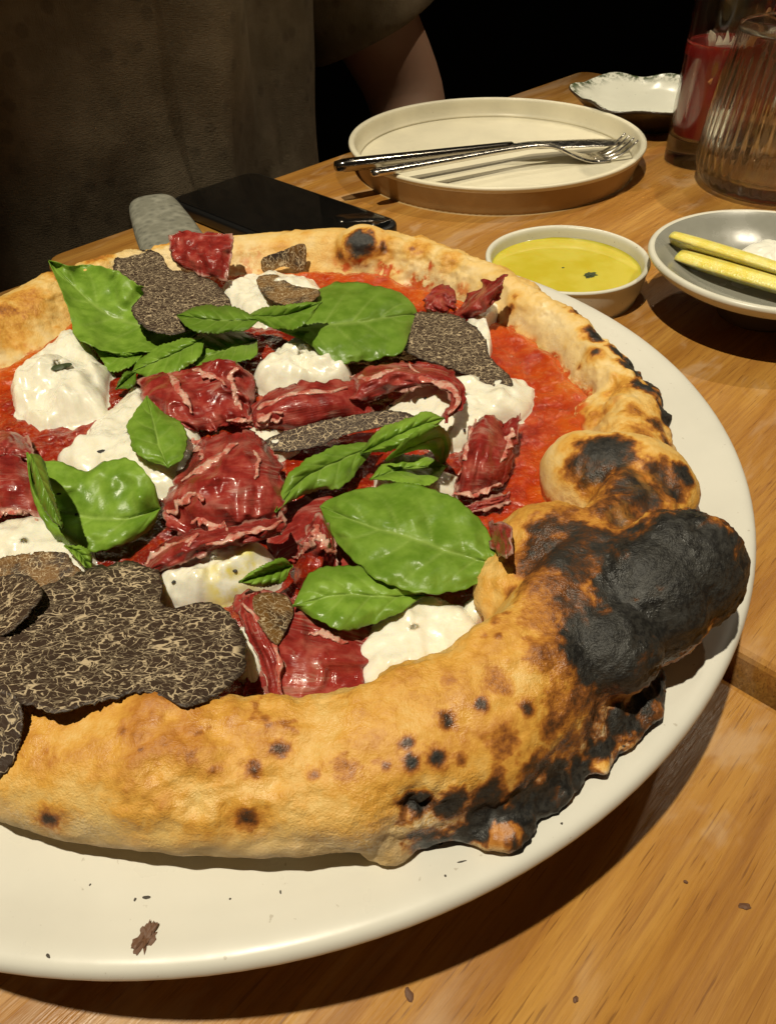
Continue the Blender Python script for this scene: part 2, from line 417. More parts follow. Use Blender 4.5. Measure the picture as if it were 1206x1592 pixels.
CHAR = [(940, 700, 12, .86), (920, 722, 11, .78), (990, 760, 14, .77), (960, 792, 12, .70), (1022, 735, 8, .72), (870, 860, 13, .80), (840, 850, 8, .76), (900, 830, 9, .78), (830, 880, 7, .68),
        (100, 425, 14, .44), (40, 470, 15, .44), (15, 510, 14, .40), (250, 375, 14, .47), (330, 365, 13, .44), (450, 356, 15, .47), (650, 382, 10, .42), (150, 400, 10, .50), (700, 400, 9, .40), (960, 600, 10, .45), (900, 600, 8, .40), (930, 650, 8, .48), (1000, 670, 9, .50),
        (BL[0]+np.array([.010, -.004, .002]), None, 20, 1), (BL[0]+np.array([.004, .004, .006]), None, 18, 1), (BL[1], None, 20, 1), (BL[2], None, 15, 1), (1120, 930, 13, 1), (1125, 890, 12, 1), (1090, 845, 13, 1), (1055, 822, 10, 1), (1110, 855, 12, 1), (1085, 960, 14, 1), (1060, 990, 13, 1), (1020, 850, 14, 1), (900, 720, 9, .64), (950, 740, 15, .60), (1000, 760, 15, .66), (950, 800, 12, .62), (880, 800, 8, .58), (1040, 760, 9, .70), (900, 850, 17, .66), (960, 850, 14, .76), (850, 900, 13, .60), (840, 960, 10, .50), (880, 1010, 13, .60), (920, 1060, 13, .64), (880, 1100, 12, .54), (800, 870, 5, .56),
        (1050, 880, 19, 1), (1100, 880, 15, 1), (985, 905, 15, 1), (1000, 960, 16, 1), (945, 1005, 14, 1), (900, 985, 9, .92), (1040, 960, 16, 1), (960, 1060, 12, .74), (1030, 1010, 12, .95), (895, 940, 9, .74), (1005, 1055, 11, .84), (930, 860, 10, .78), (1000, 1110, 8, .72),
        (870, 850, 12, .74), (840, 870, 9, .70), (900, 880, 12, .72), (850, 820, 8, .74), (905, 830, 8, .72), (820, 850, 5, .66),
        (925, 710, 9, .80), (940, 690, 7, .82), (965, 715, 6, .72), (1005, 775, 9, .80), (1030, 790, 7, .78), (930, 745, 5, .68), (985, 740, 7, .7), (880, 740, 4, .62), (900, 690, 5, .66), (1045, 770, 6, .78), (950, 800, 8, .66),
        (697, 1121, 3.0, .92), (683, 1178, 3.4, .96), (640, 1185, 2.8, .84), (632, 1155, 2.6, .70), (750, 1098, 2.6, .78), (820, 1105, 3.0, .72), (437, 1163, 3.2, .74), (395, 1195, 3.2, .72), (490, 1205, 2.2, .62), (600, 1192, 2, .70), (380, 1272, 4.6, .74), (715, 1180, 3, .62),
        (222, 1168, 1.3, .62), (300, 1178, 4, .56), (190, 1140, 3, .5), (780, 1150, 6, .58), (860, 1130, 6, .64), (900, 1090, 7, .68), (540, 1200, 6, .52), (770, 1060, 6, .52), (700, 1060, 5, .5), (770, 965, 3, .66), (790, 920, 4, .62), (775, 990, 2.5, .6),
        (558, 380, 10, .86), (560, 372, 7, .92), (595, 385, 5, .7), (530, 395, 5, .7), (640, 385, 3, .62), (180, 378, 3.4, .8), (250, 360, 5, .55), (400, 352, 10, .55), (470, 350, 8, .58), (700, 372, 8, .55), (760, 395, 6, .62), (850, 445, 7, .70), (800, 460, 3, .56), (795, 478, 2.5, .6),
        (905, 490, 7, .78), (930, 520, 8, .86), (960, 545, 6, .92), (985, 572, 8, 1), (1005, 600, 7, .96), (1030, 640, 6, .9), (1045, 690, 6, .85), (1062, 740, 6, .9), (1072, 800, 8, 1), (925, 548, 3, .8), (900, 570, 2, .6), (1020, 660, 6, .7), (910, 640, 4, .5), (990, 640, 7, .52),
        (60, 420, 8, .58), (20, 450, 9, .55), (10, 480, 8, .52), (130, 395, 8, .5), (75, 1275, 3.5, .9)]
char = spotfield(CHAR)
fr = spotfield([(px(x, y-8, Z0+.004), None, r*1.25+4.0, 1) for x, y, r in FR[1:]]+[(px(x, y, .043), None, 9, .95) for x, y in ((980, 582), (998, 606), (1015, 634), (1032, 672), (1050, 732), (1062, 800))]+[(650, 1262, 6, .95), (705, 1262, 6, .9), (930, 1120, 9, .70), (880, 1160, 6, .66), (840, 1190, 5, .74), (760, 1230, 6, .8), (820, 1200, 6, .7)], .4, 31)  # frill char; the blot at the torn hollow puts its shade into colour
char = np.maximum(char, fr)
# relief: broad dough waves, wrinkles, gritty char
low = fbm(V, 45, 3, 11); mid = fbm(V, 160, 3, 14); fine = fbm(V, 620, 2, 17)
rim = sstep(.10, .118, rr)
disp = (.0017*low+.0011*mid+.0003*fine)*(1-.6*sstep(.7, 1, char))*(.45+1.1*sstep(-.35, .35, fbm(V, 28, 2, 19)))*(.35+.65*rim)+np.clip(char-.6, 0, 1)*(.0005*fbm(V, 420, 2, 41)+.0004*fbm(V, 900, 1, 44))
# stretched skin creases running round the rim
cre = fbm(np.stack([ang*.06, rr*260, V[:, 2]*260], 1), 1, 3, 51)
disp += .0004*cre*rim
tear = spotfield([(640, 1264, 3.6, 1), (668, 1268, 3.0, 1)], .5, 61)
V = V+Nn*disp[:, None]-Nn*(tear*.0050)[:, None]
# sauce smeared up on the dough
SA = [(385, 420, 14, .55), (400, 395, 6, .5), (520, 405, 5, .6), (540, 415, 5, .7), (600, 420, 8, .8), (660, 440, 10, .85), (720, 450, 6, .6), (560, 405, 2, .9), (790, 530, 8, .7), (850, 560, 7, .45), (880, 620, 7, .6), (905, 655, 5, .7), (950, 625, 6, .45), (1000, 745, 5, .5), (905, 770, 5, .45), (970, 800, 6, .4), (60, 560, 10, .7), (100, 500, 5, .3), (20, 600, 10, .8)]
sauce_a = spotfield(SA, .45, 71)
sauce_a = np.maximum(sauce_a, (1-sstep(.0005, .0075, rr-np.interp(ang, th, RI_)+.0035*mid))*.95*(1-sstep(.003, .0085, V[:, 2]-SZ)))
# undersides and lower flank stay floury and pale
flour = sstep(.052, .040, V[:, 2]+.004*low)*rim*sstep(.0, .3, Nn[:, 2]*-1+.75)
bake = .265+.20*low+.10*mid+.17*np.clip(Nn[:, 2], 0, 1)*sstep(240, 262, ang)*sstep(345, 320, ang)
bake = np.where((ang > 350) | (ang < 175), bake-.06, bake)
bake = bake+.10*sstep(.0, .012, rr-np.interp(ang, th, RC))*((ang > 350) | (ang < 175))

def crust_mat():
    m = Mat('baked_dough'); o = m.pos()
    n1 = m.noise(o, 190, 5, .6); n2 = m.noise(o, 900, 3, .6); n3 = m.noise(o, 60, 4, .55)
    b = m.math('ADD', m.attr('bake'), m.math('MULTIPLY', m.math('SUBTRACT', n1, .5), .34))
    b = m.math('ADD', b, m.math('MULTIPLY', m.math('SUBTRACT', n2, .5), .17))
    b = m.math('ADD', b, m.math('MULTIPLY', m.math('SUBTRACT', n3, .5), .22))
    fk = m.math('MULTIPLY', m.ss(m.noise(o, 210, 3, .5), .60, .72), m.ss(m.noise(o, 38, 2), .44, .60))
    b = m.math('ADD', b, m.math('MULTIPLY', fk, .16))
    ch = m.attr('char')
    chn = m.math('ADD', m.math('MULTIPLY', ch, 1.1), m.math('MULTIPLY', m.math('MULTIPLY', m.math('SUBTRACT', m.math('ADD', m.math('MULTIPLY', n1, .55), m.math('MULTIPLY', n2, .45)), .5), .8), m.math('MULTIPLY', m.ss(ch, .1, .5), m.ss(ch, 1.05, .7, .35, 1))))
    v = m.math('MAXIMUM', b, chn)
    col = m.ramp(v, [(.05, (.79, .62, .34)), (.25, (.75, .50, .17)), (.40, (.67, .345, .060)), (.53, (.47, .185, .028)), (.66, (.24, .082, .020)), (.77, (.085, .036, .015)), (.88, (.030, .025, .020)), (1, (.036, .034, .030))])
    col = m.mix(m.math('MULTIPLY', m.ss(v, .88, 1.0), m.ss(m.math('ADD', m.math('MULTIPLY', n2, .6), m.math('MULTIPLY', n1, .4)), .40, .60)), col, (.013, .012, .011))
    fl = m.math('MULTIPLY', m.attr('flour'), m.ss(v, .62, .36))
    col = m.mix(m.math('MULTIPLY', fl, .8), col, m.mix(m.ss(n1, .35, .65), (.47, .30, .125), (.70, .54, .31)))
    dust = m.math('MULTIPLY', m.math('MULTIPLY', m.ss(m.noise(o, 70, 4, .6), .46, .64), m.ss(m.noise(o, 1500, 3, .6), .40, .60)), m.math('MULTIPLY', m.attr('flour'), m.ss(v, .75, .45)))
    col = m.mix(m.math('MULTIPLY', dust, .7), col, (.78, .70, .54))
    sa = m.math('MULTIPLY', m.attr('sauce'), m.ss(m.noise(o, 260, 4, .65), .30, .55))
    col = m.mix(m.ss(sa, .1, .75), col, m.mix(m.ss(sa, .75, .25), m.mix(n1, (.50, .055, .006), (.54, .11, .010)), (.64, .30, .05)))
    h = m.math('ADD', m.math('MULTIPLY', n2, .5), m.math('MULTIPLY', n1, .6))
    h = m.math('ADD', h, m.math('MULTIPLY', m.noise(o, 2100, 3, .6), .45))
    rough = m.math('SUBTRACT', .50, m.math('MULTIPLY', m.ss(m.noise(o, 90, 3), .5, .62), .18))
    rough = m.math('SUBTRACT', rough, m.math('MULTIPLY', m.math('MULTIPLY', m.ss(v, .50, .66), m.ss(v, .86, .72)), .14))
    rough = m.math('ADD', rough, m.math('MULTIPLY', fl, .3), True)
    m.p(Base__Color=col, Roughness=rough, Normal=m.bump(m.math('MULTIPLY', h, m.ss(m.noise(o, 34, 3), .36, .62, .35, 1.15)), .6, .0010))
    m.set(m.b, 'Specular IOR Level', .42)
    m.b.inputs['Subsurface Weight'].default_value = .0
    return m.m
PZ = empty('pizza', (PC[0], PC[1], Z0))
cr = mesh('crust', V-np.array([PC[0], PC[1], Z0]), F, crust_mat(), PZ, attrs=dict(bake=bake, char=char, flour=flour, sauce=sauce_a))
TREES.append(BVHTree.FromPolygons([Vector(v) for v in V], F))
tag(PZ, 'round wood-fired pizza with blistered charred rim on the white plate', 'pizza')

# tomato sauce: a wet uneven sheet that laps up against the rim
nrg = 150
RS = np.interp(th, th, RI_)+.0035+.002*fbm(wig, 9, 3, 81)
u = np.linspace(.01, 1, nrg)
Vs = np.stack([(PC[0]+RS[None]*u[:, None]*np.cos(T)), (PC[1]+RS[None]*u[:, None]*np.sin(T)), np.zeros((nrg, NT))], 2).reshape(-1, 3)
edge = np.repeat(u, NT)
Vs[:, 2] = SZ+.0017+.0010*fbm(Vs, 120, 3, 83)+.0008*fbm(Vs, 380, 3, 84)+.0022*sstep(.90, 1, edge)*1-.0016*sstep(.965, 1, edge)
Fs = []
for i in range(nrg-1):
    for k in range(NT): Fs.append((i*NT+k, i*NT+(k+1) % NT, (i+1)*NT+(k+1) % NT, (i+1)*NT+k))
Fs.append(tuple(range(NT))[::-1])
def sauce_mat():
    m = Mat('tomato_sauce'); o = m.pos()
    n1 = m.noise(o, 130, 4, .6); n2 = m.noise(o, 520, 4, .6); n3 = m.noise(o, 45, 3)
    f = m.math('ADD', m.math('MULTIPLY', n1, .55), m.math('MULTIPLY', n3, .45))
    f = m.math('ADD', m.math('SUBTRACT', f, .05), m.math('MULTIPLY', m.attr('edge'), .27))
    col = m.ramp(f, [(.36, (.16, .007, .003)), (.50, (.30, .018, .004)), (.62, (.44, .042, .005)), (.74, (.54, .085, .008)), (.9, (.60, .18, .02))])
    col = m.mix(m.ss(n2, .52, .75, 0, .4), col, (.56, .12, .012))
    m.p(Base__Color=col, Roughness=m.ss(n2, .35, .65, .10, .30), Normal=m.bump(m.math('ADD', m.math('MULTIPLY', n2, .7), m.math('MULTIPLY', m.noise(o, 1300, 2), .15)), .6, .0016))
    m.b.inputs['Coat Weight'].default_value = .8; m.b.inputs['Coat Roughness'].default_value = .05
    m.set(m.b, 'Coat Normal', m.bump(m.noise(o, 330, 3, .5), .8, .0022))
    m.b.inputs['Subsurface Weight'].default_value = .15; m.b.inputs['Subsurface Scale'].default_value = .002
    m.b.inputs['Subsurface Radius'].default_value = (1, .25, .1)
    return m.m
mesh('tomato_sauce', Vs-np.array([PC[0], PC[1], Z0]), Fs, sauce_mat(), PZ, attrs=dict(edge=sstep(.72, 1, edge)))
TREES.append(BVHTree.FromPolygons([Vector(v) for v in Vs], Fs))
ZS = SZ+.0018

# ------------------------------------------------------------------ toppings
def inside(poly, Q):
    x, y = Q[:, 0], Q[:, 1]; c = np.zeros(len(Q), bool); n = len(poly); j = n-1
    for i in range(n):
        xi, yi = poly[i]; xj, yj = poly[j]
        c ^= ((yi > y) != (yj > y)) & (x < (xj-xi)*(y-yi)/(yj-yi+1e-9)+xi); j = i
    return c
def plane_under(poly, pct=80, order=1):
    """fits a smooth sheet (in height) to whatever lies under a traced outline"""
    poly = np.asarray(poly, float)[:, :2]; lo, hi = poly.min(0), poly.max(0)
    g = np.stack(np.meshgrid(np.linspace(lo[0], hi[0], 11), np.linspace(lo[1], hi[1], 11)), -1).reshape(-1, 2)
    q = g[inside(poly, g)]; q = np.vstack([q, poly*.9+poly.mean(0)*.1])
    q[:, 0] = np.clip(q[:, 0], -140, 1400)
    z = np.array([cast(*w)[2] for w in q]); c = poly.mean(0); s = (hi-lo).max()/2
    def A(w):
        u, v = (w[:, 0]-c[0])/s, (w[:, 1]-c[1])/s
        return np.stack([np.ones(len(w)), u, v]+([u*u, u*v, v*v] if order == 2 else []), 1)
    B = A(q); reg = np.diag([0, .5, .5]+([4, 4, 4] if order == 2 else []))
    k = np.linalg.solve(B.T@B+reg, B.T@z); lift = np.percentile(z-B@k, pct)
    return lambda w: A(np.asarray(w, float)[:, :2])@k+lift

def burrata_mat():
    m = Mat('burrata_cream'); o = m.pos()
    n1 = m.noise(o, 150, 4, .6); n2 = m.noise(o, 520, 3, .55)
    col = m.mix(m.ss(n1, .35, .7), (.86, .825, .70), (.80, .75, .60))
    oil = m.math('MULTIPLY', m.attr('oil'), m.ss(n1, .35, .6))
    col = m.mix(m.math('MULTIPLY', oil, .85), col, (.80, .66, .05))
    m.p(Base__Color=col, Roughness=m.ss(n2, .35, .65, .16, .36), Normal=m.bump(m.math('ADD', n1, m.math('MULTIPLY', n2, .35)), .22, .0010))
    m.b.inputs['Coat Weight'].default_value = .2; m.b.inputs['Coat Roughness'].default_value = .15
    m.b.inputs['Subsurface Weight'].default_value = .35; m.b.inputs['Subsurface Scale'].default_value = .003
    m.b.inputs['Subsurface Radius'].default_value = (1, .8, .5)
    m.set(m.b, 'Specular IOR Level', .5)
    return m.m
BUR = burrata_mat()
def burrata(label, outline, H, z=None, seed=0, lump=.5, oil=(), dome=2.2, parts_=None):
    n, nr = 130, 30
    O = resample(outline, n, True)[:, :2]
    z0 = ZS if z is None else z
    W = pxa(O, z0)[:, :2]; c = W.mean(0)
    t = np.linspace(0, 2*np.pi, n, endpoint=False)
    W = c+(W-c)*(1.09+.11*fbm(np.stack([np.cos(t), np.sin(t), t*0], 1), 3.2, 4, seed, .62))[:, None]
    s = np.sin(np.linspace(.03, 1, nr)*math.pi/2)
    P = c+s[:, None, None]*(W-c)[None]
    P = P.reshape(-1, 2); S = np.repeat(s, n)
    core = np.clip(1-(S/.93)**(dome+.9), 0, 1)**.62
    hgt = .72*H*mm*core; film = .0011*(1-S**12)
    P3 = np.stack([P[:, 0], P[:, 1], P[:, 0]*0], 1)
    ln = fbm(P3, 75, 3, seed+3); l2 = fbm(P3, 210, 3, seed+5)
    ridg = 1-np.abs(fbm(P3, 120, 2, seed+9))*2
    Z = z0-.0007+film*(1+.5*l2)+hgt*(1+lump*1.0*ln+lump*.45*l2+lump*.22*ridg)
    V = np.stack([P[:, 0], P[:, 1], Z], 1)
    # bulging lip: push outward a little half way up
    out = (V[:, :2]-c); V[:, :2] += out*(.05*np.sin(np.clip(S, 0, 1)*math.pi)**2)[:, None]
    F = [(i*n+k, i*n+(k+1) % n, (i+1)*n+(k+1) % n, (i+1)*n+k) for i in range(nr-1) for k in range(n)]
    F.append(tuple(range(n)))
    lo = V[-n:].copy(); lo[:, 2] -= .0012
    F = [q[::-1] for q in F]
    base = len(V); V = np.vstack([V, lo])
    F += [((nr-1)*n+k, (nr-1)*n+(k+1) % n, base+(k+1) % n, base+k) for k in range(n)]
    F.append(tuple(base+k for k in range(n)))
    oa = np.zeros(len(V))
    for (x, y, r) in oil:
        q = px(x, y, z0+H*mm*.9); oa = np.maximum(oa, np.clip(1.4-np.linalg.norm(V[:, :2]-q[:2], axis=1)/(r*mm), 0, 1))
    return tag(mesh('burrata_dollop', V, F, BUR, attrs=dict(oil=oa), tree=True), label, 'burrata', 'burrata dollops on the pizza')

burrata('lumpy burrata mound beside the sauce with a herb fleck on top', [(20, 630), (32, 590), (60, 565), (85, 540), (115, 528), (140, 535), (150, 560), (170, 585), (165, 620), (162, 650), (130, 658), (75, 668), (45, 655)], 10, seed=1, lump=.75)
burrata('broad burrata spread under the small upright basil leaf', [(92, 715), (130, 690), (150, 660), (185, 630), (215, 608), (240, 640), (290, 660), (315, 690), (310, 740), (275, 770), (240, 772), (180, 760), (120, 745)], 8, seed=2, lump=.55)
burrata('burrata smear under the brown translucent truffle slice', [(-40, 840), (10, 818), (60, 808), (110, 825), (140, 855), (142, 890), (110, 900), (40, 905), (-40, 900)], 6, seed=3, lump=.4)
burrata('peaked burrata dollop with yellow oil drops beside the largest truffle', [(245, 925), (262, 895), (285, 868), (320, 855), (360, 858), (400, 868), (435, 885), (430, 915), (395, 930), (340, 945), (280, 948)], 12, seed=4, lump=.7, oil=[(345, 885, 5), (345, 905, 3), (380, 868, 4)])
burrata('smooth burrata pool lying against the near inner rim', [(548, 1035), (560, 1010), (572, 985), (590, 960), (640, 935), (700, 945), (735, 965), (745, 990), (720, 1015), (670, 1050), (610, 1075), (570, 1075), (560, 1050)], 8, seed=5, lump=.35)
burrata('small burrata drop tucked into the inner rim below the big basil leaf', [(718, 950), (735, 938), (760, 940), (762, 960), (740, 975), (722, 970)], 6, seed=6, lump=.3)
burrata('ragged burrata patch beside the open tomato sauce', [(598, 640), (625, 620), (670, 610), (720, 595), (775, 595), (825, 600), (830, 625), (815, 655), (780, 660), (735, 690), (690, 700), (650, 680), (610, 665)], 8, seed=7, lump=.5)
burrata('burrata mound behind the smooth red ham fold', [(395, 605), (410, 580), (430, 555), (465, 540), (500, 550), (535, 575), (545, 600), (500, 615), (440, 622)], 11, seed=8, lump=.6)
burrata('burrata smear behind the brown truffle scrap near the far rim', [(345, 455), (370, 440), (400, 432), (450, 430), (490, 440), (505, 462), (470, 485), (430, 505), (395, 505), (365, 485)], 8, seed=9, lump=.6)
burrata('thin burrata lick under the edge-on truffle slice', [(375, 690), (395, 672), (440, 660), (470, 668), (470, 700), (440, 715), (400, 712)], 6, seed=10, lump=.4)
burrata('narrow burrata trail beside the curled ham at the far rim', [(722, 505), (745, 490), (770, 472), (780, 482), (770, 500), (752, 520), (765, 545), (755, 560), (735, 540)], 7, seed=11, lump=.4)
burrata('burrata streak below the right end of the largest truffle', [(368, 990), (395, 985), (410, 1010), (418, 1045), (410, 1068), (385, 1070), (365, 1050)], 9, seed=12, lump=.3)
burrata('burrata peeping out above the big flat basil leaf', [(580, 748), (610, 738), (660, 742), (710, 750), (712, 775), (660, 785), (600, 780)], 9, seed=13, lump=.4)

# ---- cured ham
def ham_mat():
    m = Mat('cured_ham'); u = m.n('ShaderNodeUVMap').outputs[0]; o = m.pos()
    r = m.math('MULTIPLY', m.rnd(), 31.)
    uu = m.add(u, m.n('ShaderNodeCombineXYZ', r, r, r).outputs[0])
    st = m.noise(m.scale(uu, (1.8, 5, 1)), 1.0, 5, .65, 1.4)
    st2 = m.noise(m.scale(uu, (3.5, 26, 1)), 1.0, 4, .6, .4)
    n1 = m.noise(o, 170, 4, .6)
    col = m.ramp(n1, [(.3, (.20, .014, .012)), (.5, (.36, .034, .026)), (.7, (.54, .125, .090))])
    col = m.mix(m.ss(st2, .56, .76, 0, .30), col, (.56, .14, .09))
    fatv = m.math('ADD', m.attr('fat'), m.math('MULTIPLY', m.math('SUBTRACT', st, .5), 1.0))
    fat = m.ss(fatv, .26, .52)
    ln = m.math('ABSOLUTE', m.math('SUBTRACT', m.noise(m.scale(uu, (1.1, 4.5, 1)), 1.0, 3, .55, 1.2), .5))
    fat = m.math('MAXIMUM', fat, m.math('MULTIPLY', m.ss(ln, .045, .004), m.ss(m.noise(uu, 2.2, 2), .50, .66, 0, .55)))
    col = m.mix(m.math('MULTIPLY', fat, .82), col, m.mix(st2, (.54, .25, .19), (.68, .48, .38)))
    m.p(Base__Color=col, Roughness=m.ss(m.noise(o, 240, 3), .35, .65, .14, .42), Normal=m.bump(m.math('ADD', m.math('MULTIPLY', st2, .8), m.math('MULTIPLY', m.noise(o, 420, 3), .5)), .45, .0009))
    m.set(m.b, 'Specular IOR Level', .5)
    m.b.inputs['Coat Weight'].default_value = .3; m.b.inputs['Coat Roughness'].default_value = .12
    tr = m.n('ShaderNodeBsdfTranslucent', Color=m.mix(.3, col, (.75, .06, .02)))
    x = m.n('ShaderNodeMixShader', .24, m.b.outputs[0], tr.outputs[0]); m.nt.links.new(x.outputs[0], m.out.inputs[0])
    return m.m
HAM = ham_mat()
def ham(label, rows, nu=60, nv=60, wr=1.2, fat0=.0, fat1=.0, fatr=.0, seed=0, pct=70, thick=.4, base=None, rag=1.5, wf=120):
    """rows of (pixel x, pixel y, mm above what lies beneath); fat0 / fat1: pale first / last row, fatr: pale row ends"""
    R = [resample(r, nv) for r in rows]
    G = np.stack(R, 0)                                     # rows x nv x 3
    G = np.stack([resample(G[:, j], nu) if len(rows) > 1 else G[:, j] for j in range(nv)], 1)
    outl = np.vstack([R[0][:, :2], [r[-1, :2] for r in R[1:-1]], R[-1][::-1, :2], [r[0, :2] for r in R[-2:0:-1]]]) if len(rows) > 2 else np.vstack([R[0][:, :2], R[-1][::-1, :2]])
    Q = G.reshape(-1, 3)
    U = np.repeat(np.linspace(0, 1, nu), nv); Vv = np.tile(np.linspace(0, 1, nv), nu)
    zb = plane_under(outl, pct, 1)(Q) if base is None else base
    # ragged borders
    bd = np.minimum.reduce([U, 1-U, Vv, 1-Vv]); e = np.clip(1-bd/.08, 0, 1)
    P3 = np.stack([Q[:, 0]*.01, Q[:, 1]*.01, U*0+seed], 1)
    Q = Q.copy(); Q[:, 0] += rag*7*e*fbm(P3, 7, 3, seed, .6); Q[:, 1] += rag*7*e*fbm(P3, 7, 3, seed+40, .6)
    pre = pxa(Q[:, :2], zb+Q[:, 2]*mm)
    wv = np.stack([U*2.2+seed, Vv*5, U*0], 1)
    w = 1-2.4*np.abs(fbm(wv, 1.1, 2, seed+7))
    z = zb+Q[:, 2]*mm+wr*mm*(.75*w+.75*fbm(pre, 55, 2, seed+9)+.42*(1-2.6*np.abs(fbm(pre, 105, 2, seed+11)))+.10*fbm(pre, 330, 2, seed+12))
    P = pxa(Q[:, :2], z)
    fat = .22*np.clip(1-bd/.03, 0, 1)+fat0*np.clip(1-U/.22, 0, 1)+fat1*np.clip((U-.78)/.22, 0, 1)+fatr*np.maximum(np.clip(1-Vv/.12, 0, 1), np.clip((Vv-.88)/.12, 0, 1))
    Ff = grid_faces(nu, nv)
    # keep the face normals looking up
    a, b, c, d = Ff[len(Ff)//2]
    if np.cross(P[b]-P[a], P[d]-P[a])[2] < 0: Ff = [q[::-1] for q in Ff]
    o = mesh('ham_slice', P, Ff, HAM, attrs=dict(fat=fat), uv=np.stack([Vv, U], 1), tree=True)
    solidify(o, thick*mm, 0)
    return tag(o, label, 'ham', 'cured ham slices on the pizza')

# base layer
ham('dark wet ham slice lying low between the folded basil and the peaked burrata', [[(405, 815, 1), (470, 775, 2), (540, 770, 2), (600, 800, 1)], [(420, 850, 2), (480, 815, 4), (540, 810, 3), (600, 840, 1)], [(430, 885, 1), (480, 860, 2), (520, 880, 2), (580, 900, 1)]], seed=41, fat0=.1, fatr=.2)
ham('shiny dark red ham slice cut off behind the cupped basil leaf', [[(-60, 730, 2), (-20, 712, 6), (20, 712, 8), (60, 722, 4)], [(-60, 765, 4), (-20, 752, 9), (25, 750, 10), (75, 765, 4)], [(-60, 812, 1), (-10, 800, 3), (35, 800, 3), (80, 812, 1)]], seed=42, fat1=.6, wr=.6, fat0=.15)
ham('pale pink fatty ham scrap beside the lumpy burrata mound', [[(-30, 672, 2), (5, 668, 5), (25, 672, 5), (48, 690, 3)], [(-30, 690, 4), (5, 690, 8), (30, 692, 6), (52, 702, 3)], [(-30, 712, 2), (5, 712, 4), (30, 714, 3), (48, 714, 2)]], seed=43, fat0=.6, fat1=.6, fatr=.6, nu=36, nv=36)
ham('crumpled dark ham slice with pale fat strings behind the small basil leaf', [[(208, 592, 2), (250, 575, 5), (300, 568, 7), (350, 560, 9), (390, 580, 6), (400, 610, 2)], [(225, 615, 5), (260, 600, 8), (310, 595, 7), (355, 590, 9), (385, 600, 5), (395, 630, 2)], [(245, 640, 4), (280, 640, 6), (320, 635, 4), (360, 625, 6), (385, 640, 3), (390, 650, 1)], [(285, 662, 1), (300, 668, 2), (330, 670, 1), (360, 660, 2), (380, 660, 1), (400, 665, 1)]], seed=44, fatr=.25, wr=2.0, fat0=.2)
ham('smooth bright red ham fold between the two pale ham curls', [[(385, 640, 2), (415, 612, 5), (455, 598, 7), (500, 592, 8), (560, 596, 5)], [(390, 655, 4), (425, 630, 8), (470, 618, 10), (520, 620, 9), (570, 615, 5)], [(400, 668, 2), (430, 655, 5), (480, 650, 6), (530, 645, 5), (580, 640, 3)], [(410, 672, 0), (440, 672, 1), (490, 668, 1), (540, 655, 1), (585, 650, 1)]], seed=45, wr=.4, fat0=.05, fatr=.15)
ham('pink curled ham strip ending in a hook over the ragged burrata', [[(540, 605, 3), (560, 578, 7), (600, 566, 9), (650, 566, 8), (690, 572, 6), (722, 600, 6), (715, 635, 5), (690, 658, 4)], [(548, 620, 6), (570, 600, 10), (610, 585, 11), (655, 584, 10), (685, 590, 8), (712, 606, 7), (706, 632, 6), (686, 652, 4)], [(560, 628, 2), (590, 618, 4), (620, 606, 5), (660, 600, 6), (685, 603, 6), (700, 612, 6), (697, 632, 5), (682, 650, 3)]], seed=46, fat1=.45, fat0=.1, wr=1.4, nv=90, nu=30)
ham('large glossy folded ham slice between the small leaf and the folded basil', [[(300, 700, 2), (325, 680, 6), (355, 672, 8), (395, 676, 7), (420, 700, 4)], [(275, 745, 4), (310, 722, 10), (350, 708, 13), (400, 710, 12), (440, 735, 6)], [(250, 782, 4), (300, 760, 12), (350, 752, 15), (400, 758, 13), (442, 780, 6)], [(262, 815, 3), (305, 800, 8), (350, 795, 10), (395, 798, 8), (440, 800, 4)], [(285, 838, 0), (320, 835, 2), (360, 835, 2), (400, 832, 2), (438, 815, 1)]], seed=47, fat1=.35, fatr=.35, wr=1.8, nu=80, nv=70)
ham('ragged pink fat strip trailing below the large glossy ham fold', [[(225, 872, 1), (255, 845, 3), (295, 828, 5), (345, 822, 6), (400, 812, 5), (440, 798, 3)], [(232, 885, 3), (265, 862, 6), (305, 845, 8), (350, 838, 8), (400, 828, 7), (445, 812, 3)], [(245, 890, 0), (280, 878, 2), (315, 862, 3), (350, 852, 3), (395, 845, 3), (435, 832, 1)]], seed=48, fat0=.3, fat1=.5, fatr=.3, wr=1.6, nv=90, nu=30)
ham('upright folded ham slice standing in the open sauce', [[(735, 655, 6), (755, 645, 8), (775, 655, 6), (785, 660, 5), (808, 640, 6)], [(722, 695, 7), (745, 680, 11), (768, 690, 9), (785, 692, 7), (804, 670, 6)], [(712, 735, 5), (738, 725, 9), (762, 735, 8), (782, 730, 6), (796, 710, 4)], [(705, 768, 1), (735, 770, 3), (765, 762, 3), (780, 755, 2), (790, 745, 1)]], seed=49, fat0=.1, fat1=.35, fatr=.35, wr=1.0, nu=50, nv=50)
ham('short pale fat strip lying in the sauce under the upright ham', [[(722, 788, 1), (745, 778, 2), (775, 772, 2), (792, 765, 1)], [(725, 800, 1), (750, 792, 2), (775, 785, 2), (792, 778, 1)]], seed=50, fat0=.7, fat1=.7, nu=16, nv=40)
ham('pale translucent ham scrap beside the stem of the big flat basil leaf', [[(755, 815, 4), (775, 812, 5), (800, 822, 2)], [(765, 835, 4), (780, 835, 5), (798, 840, 2)], [(770, 860, 1), (782, 865, 2), (795, 860, 1)]], seed=51, fat0=.6, fat1=.5, fatr=.4, nu=24, nv=24)
